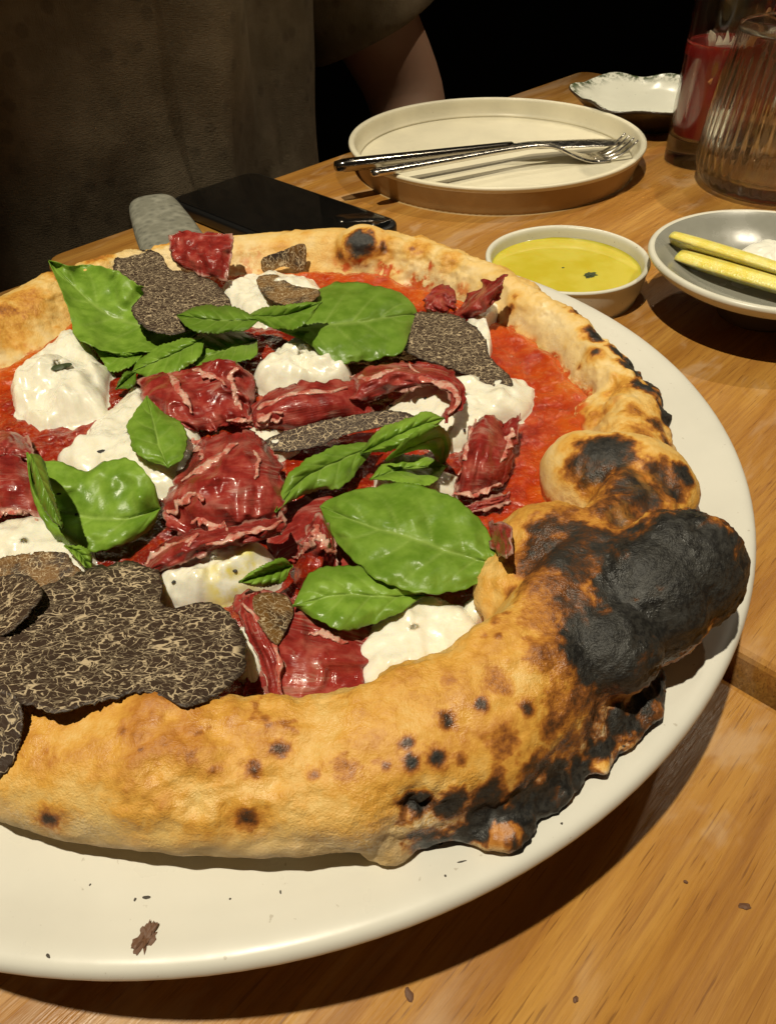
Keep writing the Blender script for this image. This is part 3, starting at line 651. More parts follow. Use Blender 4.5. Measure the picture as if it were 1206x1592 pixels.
ham('pink pleated ham scrap left of the big flat basil leaf', [[(478, 815, 4), (495, 800, 7), (510, 815, 6), (520, 840, 4)], [(470, 845, 5), (492, 835, 9), (510, 850, 8), (522, 872, 4)], [(455, 868, 1), (485, 872, 4), (505, 882, 3), (515, 892, 1)]], seed=52, fat0=.4, fatr=.45, nu=36, nv=30)
ham('orange soft tomato scrap between the basil leaves', [[(455, 878, 3), (475, 862, 5), (495, 868, 5)], [(452, 900, 3), (475, 890, 6), (500, 892, 4)], [(460, 918, 1), (480, 915, 2), (500, 912, 1)]], seed=57, wr=.8, nu=20, nv=20)
_t = bpy.data.objects['ham_slice.012']; _t.name = 'tomato_scrap'; _t['category'] = 'tomato'; del _t['group']
_t.data.materials[0] = bpy.data.materials['tomato_sauce']
ham('long dark red ham slice against the near inner rim', [[(362, 930, 3), (395, 918, 6), (450, 930, 6), (520, 950, 5), (580, 975, 3)], [(375, 975, 4), (410, 968, 8), (460, 975, 7), (520, 985, 7), (580, 1005, 3)], [(385, 1025, 4), (420, 1022, 7), (470, 1020, 8), (530, 1025, 6), (570, 1045, 2)], [(375, 1085, 1), (420, 1085, 3), (470, 1085, 4), (530, 1075, 3), (570, 1075, 1)], [(380, 1112, 0), (420, 1112, 0), (470, 1108, 0), (520, 1095, 0), (565, 1085, 0)]], seed=53, fat0=.12, wr=1.6, nu=70, nv=60, base=ZS+.0005)
ham('narrow ham pleat with a pale edge running down beside the burrata streak', [[(370, 935, 10), (392, 925, 12), (405, 925, 10)], [(382, 985, 9), (402, 975, 12), (418, 985, 9)], [(405, 1035, 7), (425, 1025, 10), (440, 1030, 8)], [(420, 1090, 2), (435, 1085, 4), (450, 1085, 2)]], seed=54, fatr=.5, nu=50, nv=24, wr=.8, base=ZS)
ham('dark red ham corner curling up over the far rim', [[(698, 492, 2), (720, 470, 3), (742, 448, 5), (785, 427, 9)], [(705, 496, 3), (732, 480, 5), (755, 462, 7), (780, 440, 9)], [(720, 498, 0), (740, 494, 1), (760, 478, 3), (774, 455, 5)]], seed=55, wr=.8, nu=24, nv=40, fat0=.05)
ham('small ham scrap sunk in the sauce near the far rim', [[(655, 470, 1), (672, 452, 2), (698, 442, 2)], [(668, 482, 2), (685, 470, 3), (702, 458, 1)], [(680, 486, 0), (692, 482, 1), (705, 470, 0)]], seed=56, nu=18, nv=20)
ham('square wine-red ham slice standing against the far rim', [[(262, 366, 15), (285, 357, 15.5), (320, 362, 15.5), (363, 363, 15)], [(264, 385, 12.5), (295, 376, 14), (325, 382, 14), (361, 384, 12.5)], [(268, 402, 9), (300, 400, 11), (330, 408, 11), (358, 408, 9.5)], [(275, 415, 5), (305, 425, 6), (335, 432, 6), (352, 440, 4)]], seed=58, fat1=.35, fat0=.2, wr=1.1, nu=40, nv=40, fatr=.35, rag=.8, base=.0455)

# pale fat strings on the ham (parts of the slices they run over)
FATM = Mat('ham_fat'); o = FATM.pos(); q_ = FATM.noise(o, 300, 4, .6)
FATM.p(Base__Color=FATM.mix(FATM.ss(q_, .38, .60), (.48, .11, .08), (.66, .38, .30)), Roughness=.22, Normal=FATM.bump(FATM.noise(o, 500, 3), .5, .001))
FATM.b.inputs['Subsurface Weight'].default_value = .3; FATM.b.inputs['Subsurface Scale'].default_value = .002; FATM = FATM.m
def fat_string(key, pts, w, seed):
    par = next(o for o in COL.objects if o.get('category') == 'ham' and key in o['label'])
    og = np.array(par.location); n, m_ = 50, 7
    C = resample(pts, n); Z = np.array([cast(x, y)[2] for x, y in C]); Z = np.convolve(np.pad(Z, 4, 'edge'), np.ones(9)/9, 'valid')
    d = np.gradient(C, axis=0); d /= np.linalg.norm(d, axis=1)[:, None]; nn = np.stack([-d[:, 1], d[:, 0]], 1)
    t = np.linspace(0, 1, n); ww = 1.15*w*(.2+.8*np.sin(np.pi*np.clip(t*.96+.02, 0, 1)))*(1+.9*fbm(np.stack([t*9, t*0+seed, t*0], 1), 1, 3, seed))
    C = C+nn*(w*1.3*fbm(np.stack([t*6, t*0+seed+5, t*0], 1), 1, 2, seed+1))[:, None]
    XY = []; ZZ = []
    for j in range(m_):
        k = j/(m_-1)*2-1
        XY.append(C+nn*(ww*k*(1+.35*fbm(np.stack([t*26, t*0+seed+j*.2, t*0], 1), 1, 2, seed+2)))[:, None]); ZZ.append(Z+.0004+.0003*(1-k*k)+.0003*fbm(np.stack([t*14, t*0+j*.5, t*0+seed], 1), 1, 2, seed+8))
    P = pxa(np.stack(XY, 1).reshape(-1, 2), np.stack(ZZ, 1).ravel())
    Ff = grid_faces(n, m_)
    if np.cross(P[Ff[60][1]]-P[Ff[60][0]], P[Ff[60][3]]-P[Ff[60][0]])[2] < 0: Ff = [q[::-1] for q in Ff]
    o = mesh('fat_string', P-og, Ff, FATM, par); solidify(o, .0004, 0)
for i, (k, p, w) in enumerate([('crumpled dark', [(255, 574), (272, 598), (286, 622), (299, 642)], 5), ('crumpled dark', [(368, 558), (360, 585), (362, 610), (378, 636)], 6), ('crumpled dark', [(352, 652), (390, 650), (440, 642)], 4), ('crumpled dark', [(300, 572), (330, 585), (350, 600)], 3.5),
        ('large glossy', [(372, 692), (345, 708), (320, 728), (283, 750)], 5.5), ('large glossy', [(298, 682), (310, 698), (318, 712)], 6), ('large glossy', [(262, 800), (285, 780), (300, 770), (318, 775)], 6), ('large glossy', [(300, 805), (330, 815), (355, 820)], 8), ('large glossy', [(395, 700), (402, 722), (398, 745)], 3),
        ('ragged pink', [(226, 878), (250, 858), (280, 842), (310, 836)], 6), ('ragged pink', [(320, 846), (370, 835), (440, 810)], 4),
        ('pink curled', [(635, 566), (660, 588), (700, 602), (712, 622), (684, 654)], 4.5), ('pink curled', [(545, 582), (570, 590), (600, 580), (625, 570)], 4), ('smooth bright', [(384, 657), (410, 632), (450, 615), (540, 604)], 3.5), ('smooth bright', [(392, 662), (415, 655), (438, 650)], 5),
        ('upright folded', [(740, 652), (730, 675), (726, 700), (715, 740)], 4), ('upright folded', [(706, 764), (740, 766), (778, 750)], 3.5), ('upright folded', [(795, 665), (790, 690), (780, 720)], 5), ('narrow ham pleat', [(376, 938), (400, 962), (424, 1000), (440, 1090)], 4),
        ('pink pleated', [(484, 808), (498, 838), (520, 862)], 6), ('pink pleated', [(460, 866), (480, 848), (492, 832)], 4), ('long dark red', [(480, 985), (510, 990), (540, 1000)], 4), ('shiny dark red', [(-20, 806), (20, 795), (60, 806)], 4)]):
    fat_string(k, p, w, 300+i)

# ---- basil
def basil_mat():
    m = Mat('basil_leaf'); u = m.n('ShaderNodeUVMap').outputs[0]; o = m.pos()
    r = m.rnd(); n1 = m.noise(o, 130, 4, .6); n2 = m.noise(o, 900, 3)
    col = m.mix(m.ss(n1, .3, .7), (.165, .315, .024), (.320, .520, .060))
    col = m.mix(m.math('MULTIPLY', r, .6), col, (.115, .215, .020))
    geo = m.n('ShaderNodeNewGeometry')
    col = m.mix(m.math('MULTIPLY', geo.outputs['Backfacing'], .6), col, (.24, .34, .10))
    col = m.mix(m.math('MULTIPLY', m.attr('vein'), .36), col, (.50, .64, .18))
    col = m.mix(m.math('MULTIPLY', m.attr('wilt'), m.ss(n1, .35, .6)), col, (.035, .05, .012))
    m.p(Base__Color=col, Roughness=m.ss(n1, .3, .7, .30, .48), Normal=m.bump(m.math('ADD', n2, m.math('MULTIPLY', m.attr('vein'), -.8)), .22, .0006))
    m.set(m.b, 'Specular IOR Level', .5)
    tr = m.n('ShaderNodeBsdfTranslucent', Color=m.mix(.5, col, (.25, .42, .02)))
    ms = m.n('ShaderNodeMixShader', .28, m.b.outputs[0], tr.outputs[0])
    m.nt.links.new(ms.outputs[0], m.out.inputs[0])
    return m.m
BAS = basil_mat()
def basil(label, rib, left, right, arch=1.6, K=6, blis=.5, pct=75, lift=.5, wilt=0., seed=0, nu=72, nv=49, serr=2.0, base=None, wave=.6):
    """midrib, left and right border as (pixel x, pixel y, mm of lift), from stalk to tip"""
    A = [resample(q, nu) for q in (left, rib, right)]
    outl = np.vstack([A[0][:, :2], A[2][::-1, :2]])
    v = np.linspace(-1, 1, nv)
    u = np.linspace(0, 1, nu)
    G = np.zeros((nu, nv, 3))
    for j, w in enumerate(v):
        e = A[0] if w < 0 else A[2]; k = abs(w)
        G[:, j] = A[1]*(1-k)+e*k
    U = np.repeat(u, nv); W = np.tile(v, nu); k = np.abs(W)
    Q = G.reshape(-1, 3)
    zb = plane_under(outl, pct)(Q) if base is None else base+0*U
    ph = U*K-k*1.15+np.where(W < 0, .35, 0)
    fr = np.abs(ph-np.round(ph))
    fade = np.clip(1-k**3, 0, 1)*np.clip(np.sin(U*math.pi)*3, 0, 1)
    vein = np.exp(-(fr/.055)**2)*(1-k)**.5*fade*.8
    ribw = np.exp(-(W/(.035+.03*(1-U)))**2)
    net = 1-np.clip(np.abs(fbm(np.stack([U*30, W*14, U*0+seed], 1), 1, 2, seed+4))*9, 0, 1)
    vein = np.maximum(np.maximum(vein, ribw), .22*net)
    dz = arch*np.sin(np.clip(k, 0, 1)*math.pi*.8)*np.sin(np.clip(U, .02, .98)*math.pi)**.6+blis*fade*(np.sqrt(np.clip(fr*2, 0, 1))-.5)-.5*ribw*.6
    pre = np.stack([Q[:, 0]*.01, Q[:, 1]*.01, U*0+seed*3], 1)
    dz = dz+wave*(.4+k)*3.2*fbm(pre, 2.2, 2, seed+1)+.35*fbm(pre, 7, 2, seed+2)
    e = np.clip((k-.8)/.2, 0, 1)
    Q = Q.copy(); c = A[1][:, :2].mean(0)
    ser = serr*e*(np.abs(((U*K*3.1) % 1)-.5)*2-.5)*np.sin(U*math.pi)
    dirv = Q[:, :2]-np.repeat(A[1][:, :2], nv, 0); dn = np.linalg.norm(dirv, axis=1)+1e-6
    Q[:, :2] += dirv/dn[:, None]*(ser+5*e*np.sin(U*math.pi)*fbm(pre, 5, 3, seed+6))[:, None]
    P = pxa(Q[:, :2], zb+(Q[:, 2]+lift+dz)*mm)
    Ff = grid_faces(nu, nv)
    n_up = 0
    for q in Ff[::37]: n_up += np.cross(P[q[1]]-P[q[0]], P[q[3]]-P[q[0]])[2]
    if n_up < 0: Ff = [q[::-1] for q in Ff]
    wl = wilt*np.clip((k-.5)*2, 0, 1)
    o = mesh('basil_leaf', P, Ff, BAS, attrs=dict(vein=np.clip(vein, 0, 1), wilt=wl), uv=np.stack([U, W*.5+.5], 1), tree=True)
    solidify(o, .00032, -1)
    return tag(o, label, 'basil leaf', 'basil leaves on the pizza')

basil('pale basil leaf low in the far left basil heap', [(225, 548, 2), (190, 555, 2), (145, 540, 1)], [(225, 548, 2), (195, 545, 2), (145, 540, 1)], [(225, 548, 2), (200, 574, 1), (172, 578, 1), (145, 540, 1)], seed=1, pct=60)
basil('dark shaded basil leaf at the bottom right of the far left heap', [(400, 528, 3), (360, 540, 4), (305, 560, 2)], [(400, 528, 3), (360, 512, 5), (305, 522, 4), (300, 545, 3), (305, 560, 2)], [(400, 528, 3), (395, 555, 2), (345, 568, 1), (305, 572, 1), (305, 560, 2)], seed=2, pct=60)
basil('basil leaf folded toward the ham in the far left heap', [(318, 525, 5), (270, 550, 5), (205, 578, 3)], [(318, 525, 5), (285, 526, 6), (245, 540, 6), (215, 560, 4), (205, 578, 3)], [(318, 525, 5), (312, 555, 3), (280, 576, 2), (235, 587, 2), (205, 578, 3)], seed=3, pct=60, arch=2)
basil('large cupped basil leaf under the far truffle slice with its tip on the rim', [(310, 515, 6), (240, 510, 3), (170, 490, 2), (120, 450, 5), (76, 405, 8)], [(310, 515, 6), (270, 470, 7), (215, 440, 8), (175, 420, 9), (145, 411, 10), (110, 412, 9), (76, 405, 8)], [(310, 515, 6), (265, 540, 4), (200, 548, 5), (150, 540, 6), (118, 520, 7), (104, 470, 8), (76, 405, 8)], seed=4, arch=-1.2, pct=55, wave=1.2)
basil('small olive dark basil leaf in front of the far truffle slice', [(404, 497, 9), (340, 498, 11), (275, 490, 9)], [(404, 497, 9), (365, 476, 11), (310, 475, 11), (275, 490, 9)], [(404, 497, 9), (380, 513, 9), (320, 518, 9), (290, 508, 9), (275, 490, 9)], seed=5, wilt=.5, pct=60)
basil('broad creased basil leaf in the far centre beside the truffle', [(430, 512, 6), (500, 505, 9), (560, 500, 9), (610, 492, 7), (650, 488, 4)], [(430, 512, 6), (455, 480, 7), (500, 446, 7), (560, 440, 8), (612, 450, 8), (640, 470, 6), (650, 488, 4)], [(430, 512, 6), (480, 535, 6), (512, 565, 3), (570, 562, 3), (622, 548, 3), (636, 520, 3), (650, 488, 4)], seed=6, arch=2.4, pct=65, K=5)
basil('narrow rolled basil leaf between the far truffle slices', [(385, 490, 9), (440, 490, 9), (500, 470, 8)], [(385, 490, 9), (410, 478, 10), (460, 470, 11), (500, 470, 8)], [(385, 490, 9), (430, 510, 7), (470, 505, 7), (500, 470, 8)], seed=7, pct=60)
basil('pointed pale basil leaf of the folded cluster in the middle', [(590, 688, 6), (530, 715, 8), (470, 745, 7), (428, 796, 4)], [(590, 688, 6), (540, 690, 9), (485, 710, 9), (450, 735, 7), (436, 762, 5), (428, 796, 4)], [(590, 688, 6), (560, 725, 5), (535, 755, 4), (490, 765, 4), (455, 778, 4), (428, 796, 4)], seed=8, pct=65, wave=.8)
basil('pale lower basil leaf inside the folded cluster', [(575, 745, 2), (630, 728, 4), (695, 725, 3)], [(575, 745, 2), (600, 715, 5), (650, 705, 6), (695, 725, 3)], [(575, 745, 2), (620, 750, 2), (670, 752, 2), (695, 725, 3)], seed=9, pct=55)
basil('rolled dark basil leaf on top of the folded cluster', [(560, 705, 6), (610, 680, 13), (650, 662, 14), (690, 650, 10)], [(560, 705, 6), (585, 672, 9), (630, 650, 13), (662, 640, 12), (690, 650, 10)], [(560, 705, 6), (610, 700, 9), (640, 690, 10), (672, 668, 10), (690, 650, 10)], seed=10, arch=2.5, pct=60)
basil('curled basil leaf hooking down at the right of the folded cluster', [(600, 715, 6), (650, 690, 12), (688, 680, 11), (690, 722, 4)], [(600, 715, 6), (640, 675, 11), (680, 660, 13), (700, 690, 9), (690, 722, 4)], [(600, 715, 6), (640, 700, 9), (668, 698, 8), (678, 712, 5), (690, 722, 4)], seed=11, arch=2, pct=60)
basil('small upright basil leaf on the broad burrata spread', [(262, 727, 3), (248, 695, 4), (240, 660, 5), (228, 615, 4)], [(262, 727, 3), (215, 708, 3), (198, 672, 4), (206, 645, 4), (228, 615, 4)], [(262, 727, 3), (284, 712, 3), (291, 685, 4), (280, 658, 5), (252, 640, 4), (228, 615, 4)], seed=12, pct=70, arch=1.2, K=5)
basil('large cupped basil leaf with a dark upturned back edge', [(250, 790, 5), (200, 806, 6), (140, 805, 5), (85, 790, 4), (52, 750, 6), (42, 703, 8)], [(250, 790, 5), (235, 745, 9), (205, 714, 10), (165, 717, 9), (130, 732, 7), (95, 717, 7), (62, 716, 8), (42, 703, 8)], [(250, 790, 5), (236, 822, 3), (200, 845, 2), (150, 857, 1), (105, 850, 1), (75, 822, 3), (50, 770, 6), (42, 703, 8)], seed=13, arch=3.2, pct=55, K=5, wave=.8)
basil('dark folded basil edge standing behind the cupped leaf', [(48, 705, 10), (70, 760, 11), (98, 822, 7)], [(48, 705, 10), (50, 740, 9), (72, 800, 7), (98, 822, 7)], [(48, 705, 10), (64, 712, 14), (84, 770, 13), (98, 822, 7)], seed=14, pct=50, wilt=.9, arch=.6)
basil('little pale basil tip poking out under the cupped leaf', [(100, 848, 3), (125, 862, 4), (144, 896, 2)], [(100, 848, 3), (130, 850, 4), (145, 870, 3), (144, 896, 2)], [(100, 848, 3), (115, 868, 3), (130, 882, 3), (144, 896, 2)], seed=15, pct=60)
basil('basil leaf under the big flat leaf with a torn dark tip', [(660, 925, 4), (600, 928, 6), (530, 925, 6), (455, 942, 3)], [(660, 925, 4), (620, 903, 6), (575, 885, 7), (530, 879, 7), (490, 885, 6), (470, 910, 4), (455, 942, 3)], [(660, 925, 4), (625, 952, 3), (580, 970, 2), (540, 979, 2), (500, 968, 2), (470, 950, 2), (455, 942, 3)], seed=16, pct=65, wilt=.35, K=5)
basil('big flat glossy basil leaf with its stalk end at the charred rim', [(777, 880, 5), (700, 858, 7), (640, 836, 7.5), (580, 820, 7), (540, 805, 6), (497, 787, 4)], [(777, 880, 5), (740, 909, 4), (690, 923, 4), (645, 921, 4), (600, 906, 4), (560, 882, 4), (530, 852, 4), (510, 820, 4), (497, 787, 4)], [(777, 880, 5), (762, 832, 7), (735, 795, 8), (690, 765, 8), (640, 751, 8), (590, 755, 7), (545, 764, 6), (510, 777, 5), (497, 787, 4)], seed=17, pct=80, K=5.5, arch=1.8, blis=.8)
basil('small curly basil sprig beside the peaked burrata', [(455, 880, 5), (420, 890, 6), (372, 905, 4)], [(455, 880, 5), (440, 868, 7), (405, 878, 7), (372, 905, 4)], [(455, 880, 5), (438, 905, 5), (405, 915, 4), (372, 905, 4)], seed=18, pct=70, arch=2)
basil('dark shrivelled basil scrap above the crumpled ham', [(212, 578, 3), (195, 592, 4), (180, 605, 2)], [(212, 578, 3), (192, 580, 5), (180, 605, 2)], [(212, 578, 3), (208, 598, 4), (180, 605, 2)], seed=19, wilt=.9, nu=30, nv=21, pct=60)

# ---- truffle slices
def truffle_mat(name, brown=0., sc=1.):
    m = Mat(name); o = m.scale(m.obj(), (sc, sc, sc)); r = m.math('MULTIPLY', m.rnd(), 3.)
    o = m.add(o, m.n('ShaderNodeCombineXYZ', r, r, r).outputs[0])
    wp = m.n('ShaderNodeTexNoise', Vector=o, Scale=210, Detail=3).outputs['Color']
    wv = m.n('ShaderNodeVectorMath', wp, (.5, .5, .5), _operation='SUBTRACT').outputs[0]
    w = m.add(o, m.n('ShaderNodeVectorMath', wv, _operation='SCALE', Scale=.0050).outputs[0])
    w2 = m.scale(w, (1, 1.5, .35))
    v1 = m.vor(w2, 300); v2 = m.vor(w2, 520)
    rid = m.math('ABSOLUTE', m.math('SUBTRACT', m.noise(m.scale(w, (1, 1.7, .3)), 330, 2, .5), .5))
    mask = m.noise(o, 300, 2)
    v1 = m.math('ADD', v1, m.math('MULTIPLY', m.math('SUBTRACT', m.noise(o, 170, 3), .5), .16))
    l1 = m.math('MULTIPLY', m.ss(v1, .050, .014), m.ss(mask, .38, .52))
    l2 = m.math('MULTIPLY', m.ss(v2, .060, .012), m.ss(mask, .54, .42))
    l3 = m.math('MULTIPLY', m.ss(rid, .022, .004), m.ss(m.noise(o, 420, 2), .42, .55))
    ln = m.math('MAXIMUM', m.math('MAXIMUM', l1, m.math('MULTIPLY', l2, .45)), l3)
    n1 = m.noise(o, 90, 4, .6)
    base = m.mix(n1, (.026, .015, .010), (.064, .039, .026))
    if brown: base = m.mix(m.ss(n1, .34, .56, 0, brown), base, (.22, .105, .022))
    ed = m.attr('rimdark')
    col = m.mix(m.math('MULTIPLY', ln, m.math('SUBTRACT', .88, m.math('MULTIPLY', ed, .6))), base, (.60, .47, .30))
    col = m.mix(m.math('MULTIPLY', ed, .5), col, (.018, .012, .009))
    m.p(Base__Color=col, Roughness=.5, Normal=m.bump(m.math('ADD', m.noise(o, 900, 3), m.math('MULTIPLY', ln, -.5)), .4, .0006))
    m.set(m.b, 'Specular IOR Level', .35)
    return m.m
TRU = truffle_mat('black_truffle', 0, 1.02); TRB = truffle_mat('brown_truffle', .75, 1.5); TRF = truffle_mat('fine_veined_truffle', 0, 1.4)
def truffle(label, outline, lift=.4, tilt=(0, 0), curl=0., pct=88, mat=None, seed=0, thick=.3, base=None, jag=.035):
    n, nr = 320, 14
    O = resample(outline, n, True)[:, :2]; c = O.mean(0)
    t = np.linspace(0, 2*np.pi, n, endpoint=False); cs = np.stack([np.cos(t), np.sin(t), t*0], 1)
    size = np.sqrt(np.ptp(O[:, 0])*np.ptp(O[:, 1]))
    rel = O-c; ln = np.linalg.norm(rel, axis=1)+1e-6
    O = c+rel*(1+(jag*size*.5/ln)*(fbm(cs, 9, 3, seed+90)+.9*fbm(cs, 30, 3, seed+95, .7)))[:, None]
    s = np.linspace(0.04, 1, nr)
    Q = (c+s[:, None, None]*(O-c)[None]).reshape(-1, 2); S = np.repeat(s, n)
    pl = plane_under(O[::6], pct)
    zb = pl(Q) if base is None else base
    q = (Q-c)/max(np.ptp(O[:, 0]), np.ptp(O[:, 1]))*2
    z = zb+mm*(lift+tilt[0]*q[:, 0]+tilt[1]*q[:, 1]+curl*(q**2).sum(1)+.7*fbm(np.stack([Q[:, 0]*.012, Q[:, 1]*.012, S*0+seed], 1), 1, 2, seed))
    P = pxa(Q, z)
    F = [(i*n+k, (i+1)*n+k, (i+1)*n+(k+1) % n, i*n+(k+1) % n) for i in range(nr-1) for k in range(n)]
    F.append(tuple(range(n)))
    if np.cross(P[F[5][1]]-P[F[5][0]], P[F[5][3]]-P[F[5][0]])[2] < 0: F = [f[::-1] for f in F]
    ed = np.clip((S-.98)/.02, 0, 1)*np.clip(.65+.8*fbm(P, 130, 2, seed), 0, 1)
    o = mesh('truffle_slice', P, F, mat or TRU, attrs=dict(rimdark=ed), tree=True)
    solidify(o, thick*mm, 0)
    return tag(o, label, 'truffle slice', 'truffle slices on the pizza')

truffle('two-lobed truffle slice lying on the far left basil heap', [(175, 412), (188, 396), (225, 388), (252, 397), (262, 418), (300, 425), (335, 440), (355, 464), (358, 480), (330, 490), (300, 510), (270, 520), (238, 515), (210, 496), (205, 476), (222, 458), (215, 444), (190, 434), (178, 424)], lift=1.2, seed=1, pct=75, mat=TRF)
truffle('small upright truffle scrap in front of the far rim', [(408, 402), (440, 389), (471, 378), (476, 398), (470, 421), (440, 414), (412, 425)], lift=2.5, tilt=(0, -3), seed=2, mat=TRB, pct=60)
truffle('brown curled truffle scrap on the far burrata smear', [(400, 432), (428, 427), (455, 443), (492, 450), (496, 459), (470, 475), (430, 470), (408, 455)], lift=1.5, curl=1.2, seed=3, mat=TRB, pct=70)
truffle('tapering truffle slice beside the broad creased basil leaf', [(625, 500), (650, 486), (700, 488), (735, 505), (755, 530), (762, 556), (790, 583), (796, 599), (770, 606), (735, 590), (700, 571), (660, 560), (630, 545), (620, 523)], lift=1.2, tilt=(0, 0), seed=4, pct=75, mat=TRF)
truffle('long thin truffle slice seen edge on above the folded basil', [(400, 694), (440, 672), (500, 655), (560, 644), (605, 638), (643, 648), (600, 662), (545, 674), (500, 691), (450, 702)], lift=2, tilt=(1, -3), seed=5, pct=75, jag=.05, mat=TRF)
truffle('pale edged truffle scrap on the dark near ham slice', [(395, 928), (440, 924), (456, 950), (442, 985), (428, 1002), (402, 968)], lift=.8, seed=6, pct=80, mat=TRB)
truffle('brown translucent truffle slice under the largest one', [(-70, 880), (0, 868), (45, 860), (100, 859), (110, 873), (126, 892), (95, 925), (20, 935), (-60, 935)], lift=.6, seed=7, mat=TRB, pct=75)
truffle('largest truffle slice with pale marbling, overlapping the near rim', [(-30, 990), (15, 940), (60, 915), (130, 888), (195, 874), (240, 884), (252, 910), (248, 938), (272, 946), (310, 937), (345, 944), (370, 972), (383, 1005), (376, 1046), (355, 1062), (338, 1080), (290, 1100), (258, 1086), (228, 1078), (198, 1081), (150, 1092), (88, 1110), (50, 1098), (15, 1085), (-25, 1050)], lift=.5, seed=8, pct=97, jag=.03)
truffle('round dark edged truffle slice overlapping the largest one', [(-80, 930), (-40, 900), (0, 896), (35, 894), (58, 906), (66, 925), (52, 946), (30, 972), (0, 988), (-50, 990), (-85, 965)], lift=1.4, seed=9, pct=85)
truffle('steep truffle slice leaning over the near rim below the largest one', [(-70, 1100), (-30, 1070), (5, 1072), (26, 1086), (36, 1112), (30, 1160), (5, 1205), (-40, 1215), (-80, 1170)], lift=1.5, tilt=(0, -2), seed=10, pct=80)

# ------------------------------------------------------------------ side plate with cutlery
STEEL = Mat('brushed_steel'); STEEL.p(Base__Color=(.62, .58, .52), Metallic=1., Roughness=STEEL.ss(STEEL.noise(STEEL.obj(), 220, 4), .3, .7, .16, .30)); STEEL = STEEL.m
DSTEEL = Mat('dark_polished_steel'); DSTEEL.p(Base__Color=(.34, .31, .27), Metallic=1., Roughness=.17); DSTEEL = DSTEEL.m
SC_ = np.array([.0848, .5970]); SR = .106
so = np.array([*SC_, 0])
sp = empty('side_plate', so)
wob = lambda a, z: 1+.006*math.sin(a*2+.5)+.004*math.sin(3*a+1)
V, F = lathe(smoothprof([(0, .0), (.0965, .0), (.0994, .0004), (.1012, .0055), (.1035, .0120), (.1052, .0168), (.1059, .0184), (.1052, .0196), (.1030, .0197), (.1015, .0182), (.1005, .0120), (.0985, .0075), (.094, .0056), (.05, .0052), (0, .0052)], 5), 140, wob)
split = 0
prof_z = V[:, 2]
# outer wall below the lip stays bare clay, everything above is glazed
fo = [f for f in F if all((np.hypot(V[i, 0], V[i, 1]) > .080 or V[i, 2] < .003) for i in f) and np.mean([V[i, 2] for i in f]) < .0160 and not any(V[i, 2] > .0170 for i in f) and f[0] < 140*38]
fs = set(fo)
def sub(V, fl):
    idx = sorted({i for f in fl for i in f}); mp = {a: b for b, a in enumerate(idx)}
    return V[idx], [tuple(mp[i] for i in f) for f in fl]
a, b = sub(V, [f for f in F if f not in fs]); mesh('glazed_dish', a, b, CREAM, sp)
a, b = sub(V, fo); mesh('clay_wall', a, b, CLAY, sp)
TREES.append(BVHTree.FromPolygons([Vector(v+so) for v in V], F))
tag(sp, 'cream stoneware plate with upright rim holding knife and fork', 'plate')

def P3(x, y, z): return px(x, y, z)
# knife: round dark handle over the rim, blade inside
k0, k1, k2 = P3(522, 258, 0.0248), P3(795, 226, 0.0163), P3(985, 219, 0.0113)
kn = empty('table_knife', [*k0[:2], .019])
ko = np.array([*k0[:2], .019])
t = np.linspace(0, 1, 24)
path = k0+(k1-k0)*t[:, None]
w = .0048-.0016*t; w[0] *= .72; w[1] *= .95
V, F = sweep(path-ko, w, w*.85, n=14); mesh('handle', V, F, DSTEEL, kn)
path = k1-(k1-k0)*.02+(k2-k1)*t[:, None]
w = .003+.006*np.clip(t*5, 0, 1)*np.clip((1-t)*4, 0.05, 1)**.6
V, F = sweep(path-ko, w, .0008+0*w, n=10); mesh('blade', V, F, STEEL, kn)
tag(kn, 'dark round-handled steel knife lying across the side plate behind the fork', 'knife')
# fork
f0 = P3(578, 269, 0.0233)
fk = empty('table_fork', [*f0[:2], .019]); fo_ = np.array([*f0[:2], .019])
ctlp = [P3(578, 269, 0.0233), P3(700, 248, 0.0210), P3(800, 231, 0.0198), P3(852, 226, 0.0188), P3(885, 238, 0.0113), P3(915, 246, 0.0063), P3(938, 243, 0.0063)]
cp = resample(np.array([[*c] for c in ctlp]), 40)
s = np.linspace(0, 1, 40)
w = np.interp(s, [0, .03, .3, .62, .72, .8, .88, 1], [.0022, .0040, .0036, .0024, .0022, .0050, .0095, .0115])
tk = np.interp(s, [0, .1, .6, .75, 1], [.0020, .0023, .0018, .0013, .0010])
V, F = sweep(cp-fo_, w, tk, n=12); mesh('handle', V, F, STEEL, fk)
d = cp[-1]-cp[-4]; d[2] = 0; d /= np.linalg.norm(d); sd = np.cross(d, (0, 0, 1.))
tipc = P3(982, 212, 0.0193)
for k in (-1.5, -.5, .5, 1.5):
    o_ = sd*k*.0054
    pts = [cp[-3]+o_*.9, cp[-1]+o_, (cp[-1]*.5+tipc*.5)+o_*1.05-np.array([0, 0, .0022]), tipc+o_*1.1]
    q = resample(np.array(pts), 14); w = np.linspace(.0020, .0010, 14)
    V, F = sweep(q-fo_, w, w*.6, n=8); mesh('tine', V, F, STEEL, fk)
tag(fk, 'four-tined steel fork resting tines up on the side plate', 'fork')

